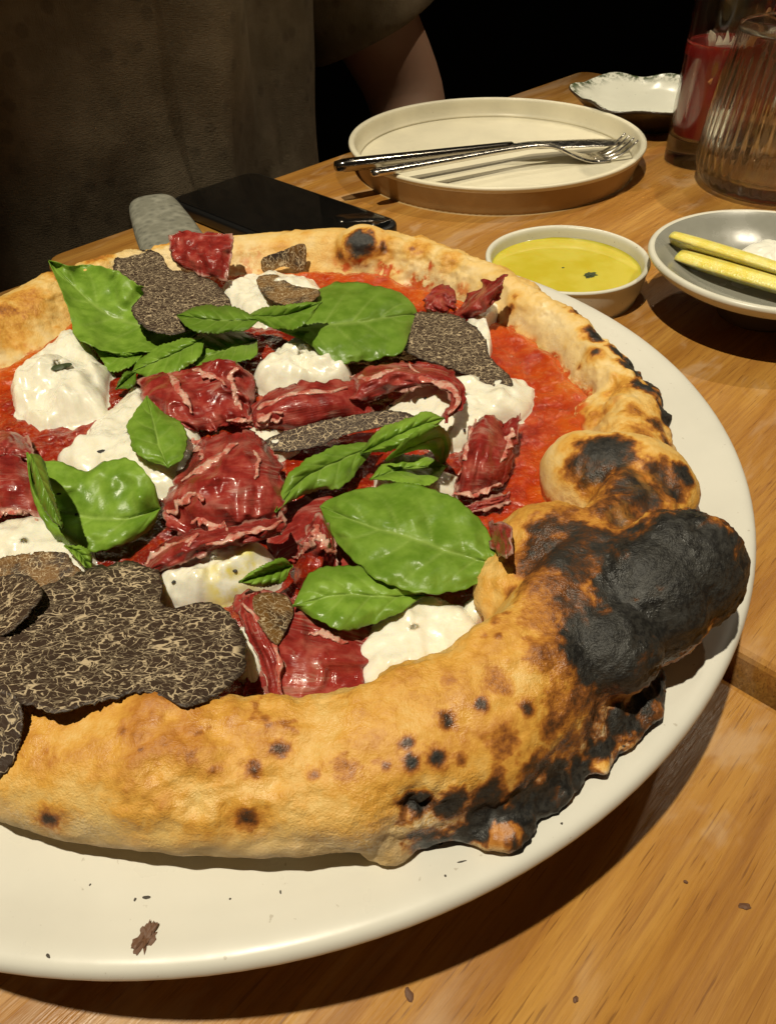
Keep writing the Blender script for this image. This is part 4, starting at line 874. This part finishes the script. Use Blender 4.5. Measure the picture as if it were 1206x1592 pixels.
# ------------------------------------------------------------------ oil bowl
OC = np.array([.0977, .3918, 0]); k_ = 1.
ob = empty('oil_bowl', OC)
V, F = lathe(smoothprof([(0, 0), (.035, 0), (.0385, .0010), (.0408, .008), (.0421, .0160), (.0427, .0178), (.0416, .0186), (.0398, .0172), (.0387, .0110), (.0360, .0045), (.030, .0034), (0, .0032)], 6), 110, lambda a, z: 1+.006*math.sin(2*a)+.004*math.sin(5*a+1))
mesh('bowl', V, F, BOWLW, ob)
TREES.append(BVHTree.FromPolygons([Vector(v+OC) for v in V], F))
tag(ob, 'small speckled white straight-sided bowl of yellow dip', 'bowl')
m = Mat('olive_oil_dip'); o = m.obj()
m.p(Base__Color=m.mix(m.ss(m.noise(o, 55, 3), .35, .7), (.54, .44, .035), (.60, .51, .075)), Roughness=.08, Normal=m.bump(m.noise(o, 90, 2), .06, .001))
m.b.inputs['Subsurface Weight'].default_value = .25; m.b.inputs['Subsurface Scale'].default_value = .004
V, F = lathe(smoothprof([(0, .0038), (.030, .0040), (.0358, .0055), (.0389, .0124), (.038, .0122), (.030, .0121), (0, .0121)], 3), 90)
V = V+np.array([OC[0], OC[1], .0])
tag(mesh('oil_dip', V, F, m.m, origin=OC+np.array([0, 0, .0045]), tree=True), 'yellow olive oil dip filling the small white bowl', 'dip')

# ------------------------------------------------------------------ lemon bowl
LC = np.array([.1908, .3590, 0])
lb = empty('lemon_bowl', LC)
lp = smoothprof([(0, .001), (.016, .001), (.0185, .0), (.0200, .0012), (.0210, .0110), (.0360, .0165), (.0520, .0228), (.0582, .0276), (.0593, .0298), (.0578, .0312), (.0548, .0300), (.0450, .0240), (.0340, .0195), (.022, .0180), (0, .0176)], 6)
V, F = lathe(lp, 120, lambda a, z: 1+.004*math.sin(2*a+1)+.003*math.sin(5*a))
ti = int(np.argmax(lp[:, 1]))
inn = [f for f in F if min(f) >= (ti+3)*120]
out = [f for f in F if min(f) < (ti+3)*120]
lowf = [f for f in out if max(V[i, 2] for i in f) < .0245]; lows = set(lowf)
a, b = sub(V, [f for f in out if f not in lows]); mesh('outer_wall', a, b, BOWLW, lb)
a, b = sub(V, lowf); mesh('underside', a, b, plain('shaded_underside', (.12, .075, .04), .7), lb)  # shade below the rim put into a darker underside colour
a, b = sub(V, inn); mesh('grey_inside', a, b, BOWLG, lb)
TREES.append(BVHTree.FromPolygons([Vector(v+LC) for v in V], F))
tag(lb, 'shallow bowl grey inside with white speckled rim holding lemon wedges', 'bowl')
PEEL = Mat('lemon_peel'); PEEL.b.inputs['Subsurface Weight'].default_value = .3; PEEL.b.inputs['Subsurface Scale'].default_value = .004; PEEL.p(Base__Color=PEEL.mix(PEEL.ss(PEEL.noise(PEEL.obj(), 140, 3), .35, .7), (.74, .60, .10), (.80, .70, .24)), Roughness=.32, Normal=PEEL.bump(PEEL.noise(PEEL.obj(), 900, 2), .5, .0006)); PEEL = PEEL.m
FLESH = Mat('lemon_flesh'); FLESH.p(Base__Color=FLESH.mix(FLESH.ss(FLESH.noise(FLESH.obj(), 260, 3), .4, .65), (.74, .64, .16), (.80, .74, .40)), Roughness=.2, Normal=FLESH.bump(FLESH.noise(FLESH.obj(), 420, 3), .6, .001)); FLESH.b.inputs['Subsurface Weight'].default_value = .3; FLESH.b.inputs['Subsurface Scale'].default_value = .003; FLESH = FLESH.m
PITH = plain('lemon_pith', (.78, .72, .48), .5)
def wedge(x0, y0, x1, y1, z0, z1, wdt, hgt, label, roll):
    """lemon wedge: arched peel back, two cut faces meeting in a ridge"""
    a, b = px(x0, y0, z0), px(x1, y1, z1); n = 26
    L = np.linalg.norm(b-a); d = (b-a)/L; s = np.cross(d, (0, 0, 1.)); s /= np.linalg.norm(s); up = np.cross(s, d)
    ce, se = math.cos(roll), math.sin(roll); s, up = s*ce+up*se, up*ce-s*se
    wd = empty('lemon_wedge', [*((a+b)/2)[:2], min(z0, z1)-.002]); og = np.array(wd.location)
    pe = []; ph = []; fl = []; m_ = 13
    for i in range(n):
        t = i/(n-1); c = a+d*L*t; k = (math.sin(math.pi*(.06+.88*t)))**.16
        for j in range(m_):
            q = math.pi*(j/(m_-1)); pe.append(c+s*wdt*k*math.cos(q)+up*hgt*.55*k*math.sin(q)-og)
        for j in range(m_):
            q = math.pi*(j/(m_-1)); ph.append(c+s*wdt*k*.93*math.cos(q)+up*(hgt*.47*k*math.sin(q)-.0004)-og)
        for j in range(7):
            q = j/6; e = 1-abs(q*2-1); fl.append(c+s*wdt*k*.92*(1-2*q)-up*hgt*.85*k*e*1-up*.0003-og)
    o1 = mesh('peel', pe, grid_faces(n, m_), PEEL, wd); solidify(o1, .0012, 0)
    o3 = mesh('pith', ph, grid_faces(n, m_), PITH, wd); solidify(o3, .0008, 0)
    # closed flesh prism
    top = [np.array(p)+up*hgt*.42*max(0, 1-abs((k2 % 7)/3-1)) for k2, p in enumerate(fl)]
    V2 = np.array(fl+top); F2 = grid_faces(n, 7)+[tuple(n*7+i for i in f)[::-1] for f in grid_faces(n, 7)]
    e0 = [0, 1, 2, 3, 4, 5, 6]; F2.append(tuple(e0+[n*7+i for i in e0[::-1]])); e1 = [(n-1)*7+i for i in e0]; F2.append(tuple([n*7+i for i in e1]+e1[::-1]))
    mesh('flesh', V2, F2, FLESH, wd)
    return tag(wd, label, 'lemon wedge', 'lemon wedges in the bowl')
wedge(1046, 368, 1262, 436, .0300, .0288, .0062, .0052, 'upper lemon wedge resting on the other in the grey bowl', .25)
wedge(1056, 398, 1262, 458, .0248, .0252, .0066, .0052, 'lower lemon wedge lying in the grey bowl under the other', .0)
burr = [(1150, 392), (1168, 374), (1200, 368), (1245, 372), (1265, 395), (1240, 412), (1190, 410)]
FOAM = Mat('white_foam'); FOAM.p(Base__Color=(.78, .76, .66), Roughness=.3); FOAM = FOAM.m
W = pxa(resample(burr, 60, True)[:, :2], .0215); c = W.mean(0); sR = np.sin(np.linspace(.03, 1, 14)*math.pi/2)
Pq = (c+sR[:, None, None]*(W-c)[None]).reshape(-1, 3); Pq[:, 2] = .0190+.0045*np.clip(1-np.repeat(sR, 60)**2.2, 0, 1)**.6*(1+.5*fbm(Pq, 260, 3, 6))
Fq = [(i*60+k, (i+1)*60+k, (i+1)*60+(k+1) % 60, i*60+(k+1) % 60) for i in range(13) for k in range(60)]+[tuple(range(60))]
tag(mesh('foam_dab', Pq, Fq, FOAM), 'wet white foam dab in the grey lemon bowl', 'foam')

# ------------------------------------------------------------------ scalloped dish at the far end
DC = np.array([*px(1006, 152, .018)[:2], 0]); 
m = Mat('speckled_green_rim_glaze'); o = m.obj(); n1 = m.noise(o, 190, 4, .7); n2 = m.noise(o, 420, 3)
rimf = m.attr('rimf')
c = m.mix(m.math('MULTIPLY', m.ss(n2, .70, .76), .6), (.74, .73, .62), (.12, .11, .08))
c = m.mix(m.math('MULTIPLY', m.ss(rimf, .1, .9), m.ss(n1, .42, .58)), c, (.06, .085, .03))
m.p(Base__Color=c, Roughness=.25)
und = plain('dark_brown_glaze', (.05, .032, .018), .25)
n_, V, at = 140, [], []
profd = smoothprof([(0, .0), (.030, .0), (.034, .0015), (.046, .0095), (.0585, .0195), (.0605, .0218), (.0598, .0228), (.0570, .0220), (.048, .0170), (.038, .0138), (.018, .0130), (0, .0130)], 5)
tt = int(np.argmax(profd[:, 1]))
sc = lambda a: 1+.035*math.sin(7*a+.6)+.022*math.sin(11*a+2)+.03*math.sin(3*a+1)
for i, (r, z) in enumerate(profd):
    for k in range(n_):
        a = 2*math.pi*k/n_; f_ = min(1, r/.054)**3
        V.append((r*(1+(sc(a)-1)*f_), r*(1+(sc(a)-1)*f_), 0)); V[-1] = (V[-1][0]*math.cos(a), V[-1][1]*math.sin(a), z+f_*.0016*math.sin(7*a+1.4))
        at.append(max(0, (r-.047)/.013) if i >= tt-1 else 0)
V = np.array(V); F = [(i*n_+k, i*n_+(k+1) % n_, (i+1)*n_+(k+1) % n_, (i+1)*n_+k) for i in range(len(profd)-1) for k in range(n_)]
dd = empty('scalloped_dish', DC)
a, b = sub(V, [f for f in F if min(f) >= (tt-1)*n_]); ia = sorted({i for f in F if min(f) >= (tt-1)*n_ for i in f})
mesh('white_inside', a, b, m.m, dd, attrs=dict(rimf=[at[i] for i in ia]))
a, b = sub(V, [f for f in F if min(f) < (tt-1)*n_]); mesh('brown_underside', a, b, und, dd)
tag(dd, 'white scalloped dish with dark green speckled rim behind the side plate', 'dish')

# ------------------------------------------------------------------ drinks
def glass_mat(name, col=(1, 1, 1), rough=.0, ior=1.45):
    m = Mat(name); m.p(Base__Color=col, Roughness=rough, IOR=ior); m.b.inputs['Transmission Weight'].default_value = 1
    t = m.n('ShaderNodeBsdfTransparent', Color=(.93, .92, .9)); x = m.n('ShaderNodeMixShader', .15, m.b.outputs[0], t.outputs[0]); m.nt.links.new(x.outputs[0], m.out.inputs[0])
    return m.m
GLASS = glass_mat('clear_glass')
RED = Mat('red_cocktail'); RED.p(Base__Color=(.42, .035, .03), Roughness=.05, IOR=1.33); RED.b.inputs['Transmission Weight'].default_value = .55
RED.b.inputs['Subsurface Weight'].default_value = .4; RED.b.inputs['Subsurface Scale'].default_value = .01; RED = RED.m
PULP = Mat('orange_peel_garnish'); PULP.p(Base__Color=(.62, .27, .08), Roughness=.4); PULP = PULP.m
PETAL = plain('white_petal', (.72, .66, .50), .5)
def highball(x, y, zl, label, llabel, glabel, R=.0245, H=.155):
    b_ = px(x, y, 0); g = empty('highball_glass', b_)
    V, F = lathe(smoothprof([(0, .0012), (R*.8, .0008), (R*.97, .0006), (R, .004), (R, .02), (R+.0004, .06), (R+.001, H-.002), (R+.0004, H), (R-.0006, H-.001), (R-.0014, .06), (R-.0018, .024), (R-.0032, .0185), (R*.6, .0160), (0, .0155)], 5), 72)
    mesh('glass', V, F, GLASS, g)
    tag(g, label, 'glass', 'tall drinks glasses')
    V, F = lathe(smoothprof([(0, .0160), (R*.6, .0165), (R-.0034, .0192), (R-.0019, .0245), (R-.0015, .06), (R-.0013, zl), (R-.0025, zl-.0003), (0, zl-.0003)], 4), 72)
    tag(mesh('red_drink', V+b_, F, RED), llabel, 'drink', 'red drinks')
    r = np.random.default_rng(int(x)); gm = empty('drink_garnish', b_+np.array([0, 0, zl-.012]))
    # peel wedge leaning on the glass and a few thin petals
    q = np.array([(-.010, -.019, -.022), (.000, -.020, -.008), (.010, -.018, .006), (.0195, -.010, .020)])
    V, F = sweep(resample(q, 16), np.linspace(.0045, .0012, 16), np.full(16, .0008), up=(0, 1, .2)); mesh('peel', V+np.array([0, 0, .012]), F, PULP, gm)
    for i in range(6):
        an = r.uniform(-.5, 3.5); c0 = np.array([-.012+.0042*i, -.010+.004*r.random(), .010]); t1 = c0+np.array([.003*math.cos(an), .002*math.sin(an), r.uniform(.006, .012)])
        q = np.array([c0, (c0+t1)/2+np.array([.001, 0, 0]), t1]); V, F = sweep(resample(q, 8), np.array([.0016, .0024, .0026, .0024, .002, .0014, .0009, .0003]), np.full(8, .0004), up=(0, 1, .3)); mesh('petal', V, F, PETAL, gm)
    tag(gm, glabel, 'garnish', 'drink garnishes')
highball(1085, 249, .0760, 'tall clear glass of red drink beside the scalloped dish', 'red drink in the tall glass beside the scalloped dish', 'orange peel and petals on the drink beside the scalloped dish')
highball(1205, 210, .094, 'tall clear glass of red drink hidden behind the fluted tumbler', 'red drink behind the fluted tumbler', 'orange peel and petals on the drink behind the fluted tumbler')
# fluted tumbler, wide at the foot
FB = px(1197, 288, 0); NF = 44
def flute(a, z): return 1+(.014*math.cos(NF*a))*max(0, min(1, (z-.006)/.02))*max(0, min(1, (.086-z)/.02))
V1, F1 = lathe(smoothprof([(0, .002), (.030, .0014), (.040, .0006), (.0475, .004), (.0515, .014), (.0512, .028), (.0488, .055), (.0455, .086), (.0446, .0935), (.0440, .0945), (.0434, .0935)], 6), 352, flute)
pi_ = smoothprof([(.0434, .0935), (.0442, .084), (.0474, .055), (.0495, .030), (.0490, .020), (.0450, .0125), (.030, .0100), (0, .0095)], 6)
V2, F2 = lathe(pi_[1:], 352, lambda a, z: 1+.004*math.cos(NF*a)*max(0, min(1, (.08-z)/.02)))
o2 = len(V1); F = F1+[tuple(i+o2 for i in f) for f in F2]
l1 = o2-352
F += [(l1+k, l1+(k+1) % 352, o2+(k+1) % 352, o2+k) for k in range(352)]
tag(mesh('fluted_tumbler', np.vstack([V1, V2])+FB, F, GLASS, origin=FB), 'clear fluted tumbler, wide at the foot, behind the lemon bowl', 'tumbler')

# ------------------------------------------------------------------ phone and server behind the pizza
ph0 = px(392, 264, .0085)[:2]; pdir = px(600, 334, .0085)[:2]-ph0; pdir /= np.linalg.norm(pdir); pn = np.array([pdir[1], -pdir[0]]); 
if pn[1] > 0: pn = -pn
pc = ph0+pdir*.0725+pn*.0365
phn = empty('phone', [*pc, 0], math.atan2(pdir[1], pdir[0]))
def slab(L, W_, H, rc, be):
    bm = bmesh.new(); bmesh.ops.create_cube(bm, size=1); bmesh.ops.scale(bm, vec=(L, W_, H), verts=bm.verts)
    ve = [e for e in bm.edges if abs(e.verts[0].co.z-e.verts[1].co.z) > H*.5]
    bmesh.ops.bevel(bm, geom=ve, offset=rc, segments=8, profile=.5, affect='EDGES')
    he = [e for e in bm.edges if abs(e.verts[0].co.z-e.verts[1].co.z) < 1e-5 and any(abs(f.normal.z) > .9 for f in e.link_faces) and any(abs(f.normal.z) < .9 for f in e.link_faces)]
    bmesh.ops.bevel(bm, geom=he, offset=be, segments=3, profile=.5, affect='EDGES')
    V = np.array([v.co[:] for v in bm.verts]); F = [tuple(v.index for v in f.verts) for f in bm.faces]; bm.free(); return V, F
V, F = slab(.145, .073, .008, .011, .0022); mesh('body', V+np.array([0, 0, .0045]), F, plain('black_phone_frame', (.005, .005, .005), .4), phn)
V, F = slab(.139, .067, .0008, .0095, .0003); mesh('screen', V+np.array([0, 0, .0086]), F, plain('black_screen_glass', (.004, .004, .004), .06), phn)
for dx in (-.02, .02):
    V, F = rbox(.012, .001, .0022, .0004, 1); mesh('side_button', V+np.array([dx, .0366, .0048]), F, plain('phone_button', (.05, .05, .05), .3), phn)
V, F = rbox(.0014, .010, .0024, .0004, 1); mesh('charging_port', V+np.array([.0721, 0, .0045]), F, plain('port_metal', (.3, .3, .3), .3, Metallic=1.), phn)
tag(phn, 'black phone lying face up on the table behind the pizza', 'phone')

HM = Mat('grey_mottled_resin'); o = HM.obj(); v_ = HM.vor(o, 260, 'F1'); n_1 = HM.noise(o, 120, 4, .6)
HM.p(Base__Color=HM.mix(HM.ss(n_1, .35, .65), HM.ramp(v_, [(.0, (.10, .10, .085)), (.5, (.24, .235, .19)), (1, (.33, .32, .26))]), (.20, .195, .155)), Roughness=.35, Normal=HM.bump(HM.noise(o, 240, 3), .4, .001))
h0, h1 = px(232, 304, .047), px(268, 372, .0455)
hd = (h1-h0)/np.linalg.norm(h1-h0); sv = empty('pizza_server', [*h0[:2], .036]); og = np.array([*h0[:2], .036])
t = np.linspace(0, 1, 26)
path = h0+hd*(.082*t)[:, None]; path[:, 2] = .0435-.002*t
w = np.interp(t, [0, .02, .06, .14, .5, 1], [.0070, .0098, .0118, .0130, .0152, .0165]); tk = np.interp(t, [0, .03, .1, 1], [.0030, .0050, .0062, .0056])
V, F = sweep(path-og, w, tk, n=22); mesh('handle', V, F, HM.m, sv)
path = h0+hd*(.076+.05*t)[:, None]; path[:, 2] = .0378-.0026*np.clip(t*2, 0, 1)
V, F = sweep(path-og, np.interp(t, [0, .3, 1], [.012, .02, .026]), np.full(26, .0006), n=10); mesh('blade', V, F, STEEL, sv)
tag(sv, 'grey mottled handle of a server poking out behind the far rim', 'server')

# ------------------------------------------------------------------ person seated behind the far edge
SKIN = Mat('skin'); SKIN.p(Base__Color=SKIN.mix(SKIN.noise(SKIN.obj(), 30, 3), (.42, .23, .15), (.50, .29, .19)), Roughness=.5); SKIN.b.inputs['Subsurface Weight'].default_value = .1; SKIN.b.inputs['Subsurface Scale'].default_value = .01; SKIN = SKIN.m
CLOTH = Mat('brown_linen_shirt'); o = CLOTH.obj()
wv = CLOTH.math('ADD', CLOTH.noise(CLOTH.scale(o, (1800, 300, 300)), 1, 2), CLOTH.noise(CLOTH.scale(o, (300, 300, 1800)), 1, 2))
dots = CLOTH.ss(CLOTH.vor(o, 55, 'F1'), .30, .18)
CLOTH.p(Base__Color=CLOTH.mix(CLOTH.math('MULTIPLY', dots, .45), CLOTH.mix(CLOTH.ss(CLOTH.noise(o, 38, 4, .6), .35, .68), (.150, .112, .064), (.205, .156, .095)), (.085, .064, .038)), Roughness=.9, Normal=CLOTH.bump(CLOTH.math('ADD', wv, CLOTH.math('MULTIPLY', CLOTH.noise(o, 45, 3), 2.)), .5, .002)); CLOTH = CLOTH.m
DCL = plain('dark_trousers', (.02, .02, .024), .9)
pr = empty('person', to_world(.165, .20, -.75), EZ)
Jv = {'pel': (0, .02, .50), 'bel': (0, .0, .66), 'che': (0, 0, .86), 'up': (0, .0, 1.0), 'neck': (0, -.005, 1.09), 'chin': (0, -.03, 1.17), 'head': (0, -.02, 1.25), 'crown': (0, -.01, 1.33)}
rad = {'pel': (.15, .11), 'bel': (.145, .105), 'che': (.15, .105), 'up': (.11, .08), 'neck': (.052, .055), 'chin': (.06, .075), 'head': (.075, .095), 'crown': (.05, .06)}
ed = [('pel', 'bel'), ('bel', 'che'), ('che', 'up'), ('up', 'neck'), ('neck', 'chin'), ('chin', 'head'), ('head', 'crown')]
for s, sx in (('l', 1), ('r', -1)):
    Jv.update({'sh'+s: (.17*sx, .0, 1.0), 'ua'+s: (.235*sx, -.03, .88), 'el'+s: (.285*sx, -.095, .735), 'fa'+s: (.235*sx, -.13, .68), 'wr'+s: (.095*sx, -.10, .62), 'ha'+s: (.055*sx, -.115, .61)})
    rad.update({'sh'+s: (.06, .06), 'ua'+s: (.05, .05), 'el'+s: (.041, .041), 'fa'+s: (.038, .038), 'wr'+s: (.026, .026), 'ha'+s: (.03, .018)})
    ed += [('up', 'sh'+s), ('sh'+s, 'ua'+s), ('ua'+s, 'el'+s), ('el'+s, 'fa'+s), ('fa'+s, 'wr'+s), ('wr'+s, 'ha'+s)]
    for i, (dy, dz, l) in enumerate(((-.030, .0, .055), (-.012, 0, .07), (.006, 0, .074), (.022, 0, .068), (.036, 0, .052))):
        a_, b_ = f'f{i}{s}', f'g{i}{s}'
        Jv[a_] = ((.045 if i else .06)*sx, -.115+dy, .606); Jv[b_] = ((.045-l*.85 if i else .03)*sx, -.115+dy*1.15, .588)
        rad[a_] = rad[b_] = (.009, .009); ed += [('ha'+s, a_), (a_, b_)]
    Jv.update({'hi'+s: (.09*sx, .0, .50), 'kn'+s: (.13*sx, -.40, .50), 'an'+s: (.13*sx, -.36, .09), 'to'+s: (.13*sx, -.50, .03)})
    rad.update({'hi'+s: (.09, .085), 'kn'+s: (.062, .062), 'an'+s: (.042, .042), 'to'+s: (.04, .03)})
    ed += [('pel', 'hi'+s), ('hi'+s, 'kn'+s), ('kn'+s, 'an'+s), ('an'+s, 'to'+s)]
names = list(Jv); me = bpy.data.meshes.new('body'); me.from_pydata([Jv[k] for k in names], [(names.index(a), names.index(b)) for a, b in ed], [])
bo = bpy.data.objects.new('body', me); COL.objects.link(bo)
mo = bo.modifiers.new('skin', 'SKIN'); mo.use_smooth_shade = True
for i, k in enumerate(names):
    me.skin_vertices[0].data[i].radius = rad[k]; me.skin_vertices[0].data[i].use_root = k == 'pel'
mo = bo.modifiers.new('sub', 'SUBSURF'); mo.levels = mo.render_levels = 2
bo.parent = pr; me.materials.append(SKIN)
# shirt: loose boxy body and elbow sleeves hanging in folds
na, nz = 150, 90; V = []
for i in range(nz):
    z = .47+.58*i/(nz-1)
    hw = np.interp(z, [.47, .75, .95, 1.03, 1.05], [.192, .186, .185, .13, .07]); hdp = np.interp(z, [.47, .7, .95, 1.05], [.150, .135, .12, .07])
    for k in range(na):
        a = 2*math.pi*k/na
        V.append((math.copysign(abs(math.cos(a))**.75, math.cos(a))*hw, math.copysign(abs(math.sin(a))**.75, math.sin(a))*hdp-.0, z))
V = np.array(V); ra = V.copy(); ra[:, 2] = 0; ra /= np.linalg.norm(ra, axis=1)[:, None]
fold = fbm(np.stack([V[:, 0]*16, V[:, 1]*16, V[:, 2]*2.2], 1), 1, 3, 201); fold2 = 1-2*np.abs(fbm(np.stack([V[:, 0]*9, V[:, 1]*9, V[:, 2]*3+V[:, 0]*4], 1), 1, 2, 207))
V = V+ra*(.026*fold+.016*fold2)[:, None]
# overlapping front opening
fy = V[:, 1] < 0
V[:, 1] -= np.where(fy, .010*sstep(-.004, .0, V[:, 0]+.10*(V[:, 2]-.75)-.01)*sstep(.06, .02, V[:, 0]), 0)
parts2 = [(V, [(i*na+k, i*na+(k+1) % na, (i+1)*na+(k+1) % na, (i+1)*na+k) for i in range(nz-1) for k in range(na)])]
for sx in (1, -1):
    q = resample(np.array([(.13*sx, 0, 1.0), (.20*sx, -.015, .93), (.240*sx, -.035, .87), (.266*sx, -.058, .795)]), 40); U = []
    for i in range(40):
        d = q[min(i+1, 39)]-q[max(i-1, 0)]; d /= np.linalg.norm(d); s_ = np.cross(d, (0, 1., 0)); s_ /= np.linalg.norm(s_); t_ = np.cross(d, s_)
        for k in range(48):
            a = 2*math.pi*k/48; U.append(q[i]+(s_*math.cos(a)+t_*math.sin(a))*(.062+.012*i/39))
    U = np.array(U); c_ = np.repeat(q, 48, 0); nn = (U-c_)/np.linalg.norm(U-c_, axis=1)[:, None]
    U = U+nn*(.012*fbm(np.stack([U[:, 0]*14, U[:, 1]*14, U[:, 2]*5], 1), 1, 3, 220+sx))[:, None]
    parts2.append((U, [(i*48+k, i*48+(k+1) % 48, (i+1)*48+(k+1) % 48, (i+1)*48+k) for i in range(39) for k in range(48)]))
V, F = merge(parts2); sh_ = mesh('shirt', V, F, CLOTH, pr); solidify(sh_, .0016, 1)
for zb_ in (.88, .97):
    V, F = lathe([(0, 0), (.005, 0), (.0055, .001), (.005, .002), (0, .002)], 16)
    V = V[:, [0, 2, 1]]*np.array([1, -1, 1])
    mesh('button', V+np.array([.018-.10*(zb_-.75)*1, -.1445-.003, zb_]), F, plain('horn_button', (.25, .2, .14), .4), pr)
# trousers around hips and legs
tp = []
for sx in (1, -1):
    q = resample(np.array([(.085*sx, .06, .49), (.11*sx, -.18, .50), (.13*sx, -.40, .51), (.13*sx, -.42, .44), (.13*sx, -.37, .12)]), 40)
    w = np.interp(np.linspace(0, 1, 40), [0, .5, .7, 1], [.105, .082, .072, .055]); tp.append(sweep(q, w, w, up=(1, .01, 0), n=18))
V, F = merge(tp); mesh('trousers', V, F, DCL, pr)
tag(pr, 'seated person in a brown short-sleeved shirt behind the far table edge', 'person')
bn = empty('bench', to_world(.165, .28, -.75), EZ)
V, F = rbox(1.5, .44, .07, .012, 2); mesh('seat', V+np.array([0, 0, .352]), F, plain('black_leather', (.015, .012, .01), .5), bn)
V, F = rbox(1.5, .08, .318, .006, 1); mesh('base', V+np.array([0, .05, .159]), F, plain('black_wood', (.012, .009, .007), .5), bn)
tag(bn, 'black bench under the seated person', 'bench')

# ---- flecks and crumbs
FLK = plain('black_pepper', (.02, .016, .012), .6); HERB = plain('dried_herb', (.035, .05, .012), .6); CRU = plain('burnt_crumb', (.13, .06, .03), .6); ASH = plain('char_dust', (.06, .05, .04), .8)
def fleck(name, x, y, sx, sy, mat, label, cat, group, h=.5, seed=0, rot=0., zs=None, rough=1.):
    c = cast(x, y) if zs is None else px(x, y, zs)
    r = np.random.default_rng(seed+int(x*7+y))
    bm = bmesh.new(); bmesh.ops.create_icosphere(bm, subdivisions=2 if rough < 1.5 else 4, radius=1)
    v = np.array([q.co[:] for q in bm.verts]); f = [tuple(w.index for w in q.verts) for q in bm.faces]; bm.free()
    v = v*(1+.45*rough*fbm(v, 1.3*rough, 2, seed+int(x)))[:, None]*np.array([sx, sy, h])*mm
    cr_, sr_ = math.cos(rot), math.sin(rot)
    v = np.stack([v[:, 0]*cr_-v[:, 1]*sr_, v[:, 0]*sr_+v[:, 1]*cr_, v[:, 2]], 1)
    v[:, 2] += .3*h*mm
    return tag(mesh(name, v+c, f, mat, smooth=False), label, cat, group)
for i, (x, y, sx, sy) in enumerate([(158, 702, 1.3, .8), (271, 905, .7, .5), (306, 857, .5, .4), (365, 888, .7, .5)]):
    fleck('pepper_fleck', x, y, sx, sy, FLK, 'black pepper fleck on burrata around the small basil leaf and truffle', 'pepper fleck', 'pepper flecks on the burrata', .35, i, i*.8)
for i, (x, y, sx, sy) in enumerate([(608, 631, .9, .6), (661, 619, .6, .5), (722, 670, .8, .5)]):
    fleck('pepper_fleck', x, y, sx, sy, FLK, 'black pepper fleck on the ragged burrata beside the open sauce', 'pepper fleck', 'pepper flecks on the burrata', .35, i+9, i*.7)
for i, (x, y, sx, sy) in enumerate([(92, 768, .8, .5), (119, 800, .5, .4)]):
    fleck('pepper_fleck', x, y, sx, sy, FLK, 'black pepper fleck on the large cupped basil leaf', 'pepper fleck', 'pepper flecks on the basil', .3, i+19, i*.7)
fleck('herb_fleck', 95, 570, 3.2, 1.8, HERB, 'shrivelled green herb fleck on the lumpy burrata mound', 'herb fleck', None, .8, 3, .4)
fleck('truffle_crumb', 226, 1460, 1.5, 2.6, CRU, 'brown truffle crumb lying on the bare white plate', 'crumb', None, .5, 5, -.35, None, 2.0)
for i, (x, y, sx, sy) in enumerate([(228, 1396, .8, .35), (210, 1399, .4, .25), (358, 1398, .22, .22), (436, 1388, .2, .4), (140, 1376, .25, .2), (75, 1487, .6, .25)]):
    fleck('char_crumb', x, y, sx, sy, ASH, 'tiny grey crumb on the bare plate around the brown truffle crumb', 'crumb', 'char crumbs on the plate', .1, i+30, i*1.1)
for i, (x, y, sx, sy) in enumerate([(968, 1160, .6, .25), (930, 1204, .25, .35), (873, 1281, .25, .3), (718, 1340, .9, .18), (692, 1362, .25, .25), (685, 1312, .35, .5)]):
    fleck('char_crumb', x, y, sx, sy, ASH, 'tiny black char crumb on the plate along the burnt foot of the crust', 'crumb', 'char crumbs on the plate', .1, i+36, i*1.1)
for i, (x, y, sx, sy) in enumerate([(1158, 1410, 1.5, .8), (894, 1555, .8, .6), (635, 1548, 1.6, .9), (1065, 1372, .6, .4)]):
    fleck('table_crumb', x, y, sx, sy, CRU, 'dark crumb lying on the near wooden table', 'crumb', 'crumbs on the table', .4, i+50, i*.9, ZN)
fleck('herb_fleck', 917, 428, 3.0, 2.0, HERB, 'green herb fleck floating on the yellow dip', 'herb fleck', None, .5, 61, .6, None, 2.2)
fleck('herb_crumb', 875, 416, .7, .6, HERB, 'tiny herb crumb floating on the yellow dip', 'herb fleck', None, .3, 62, .2)
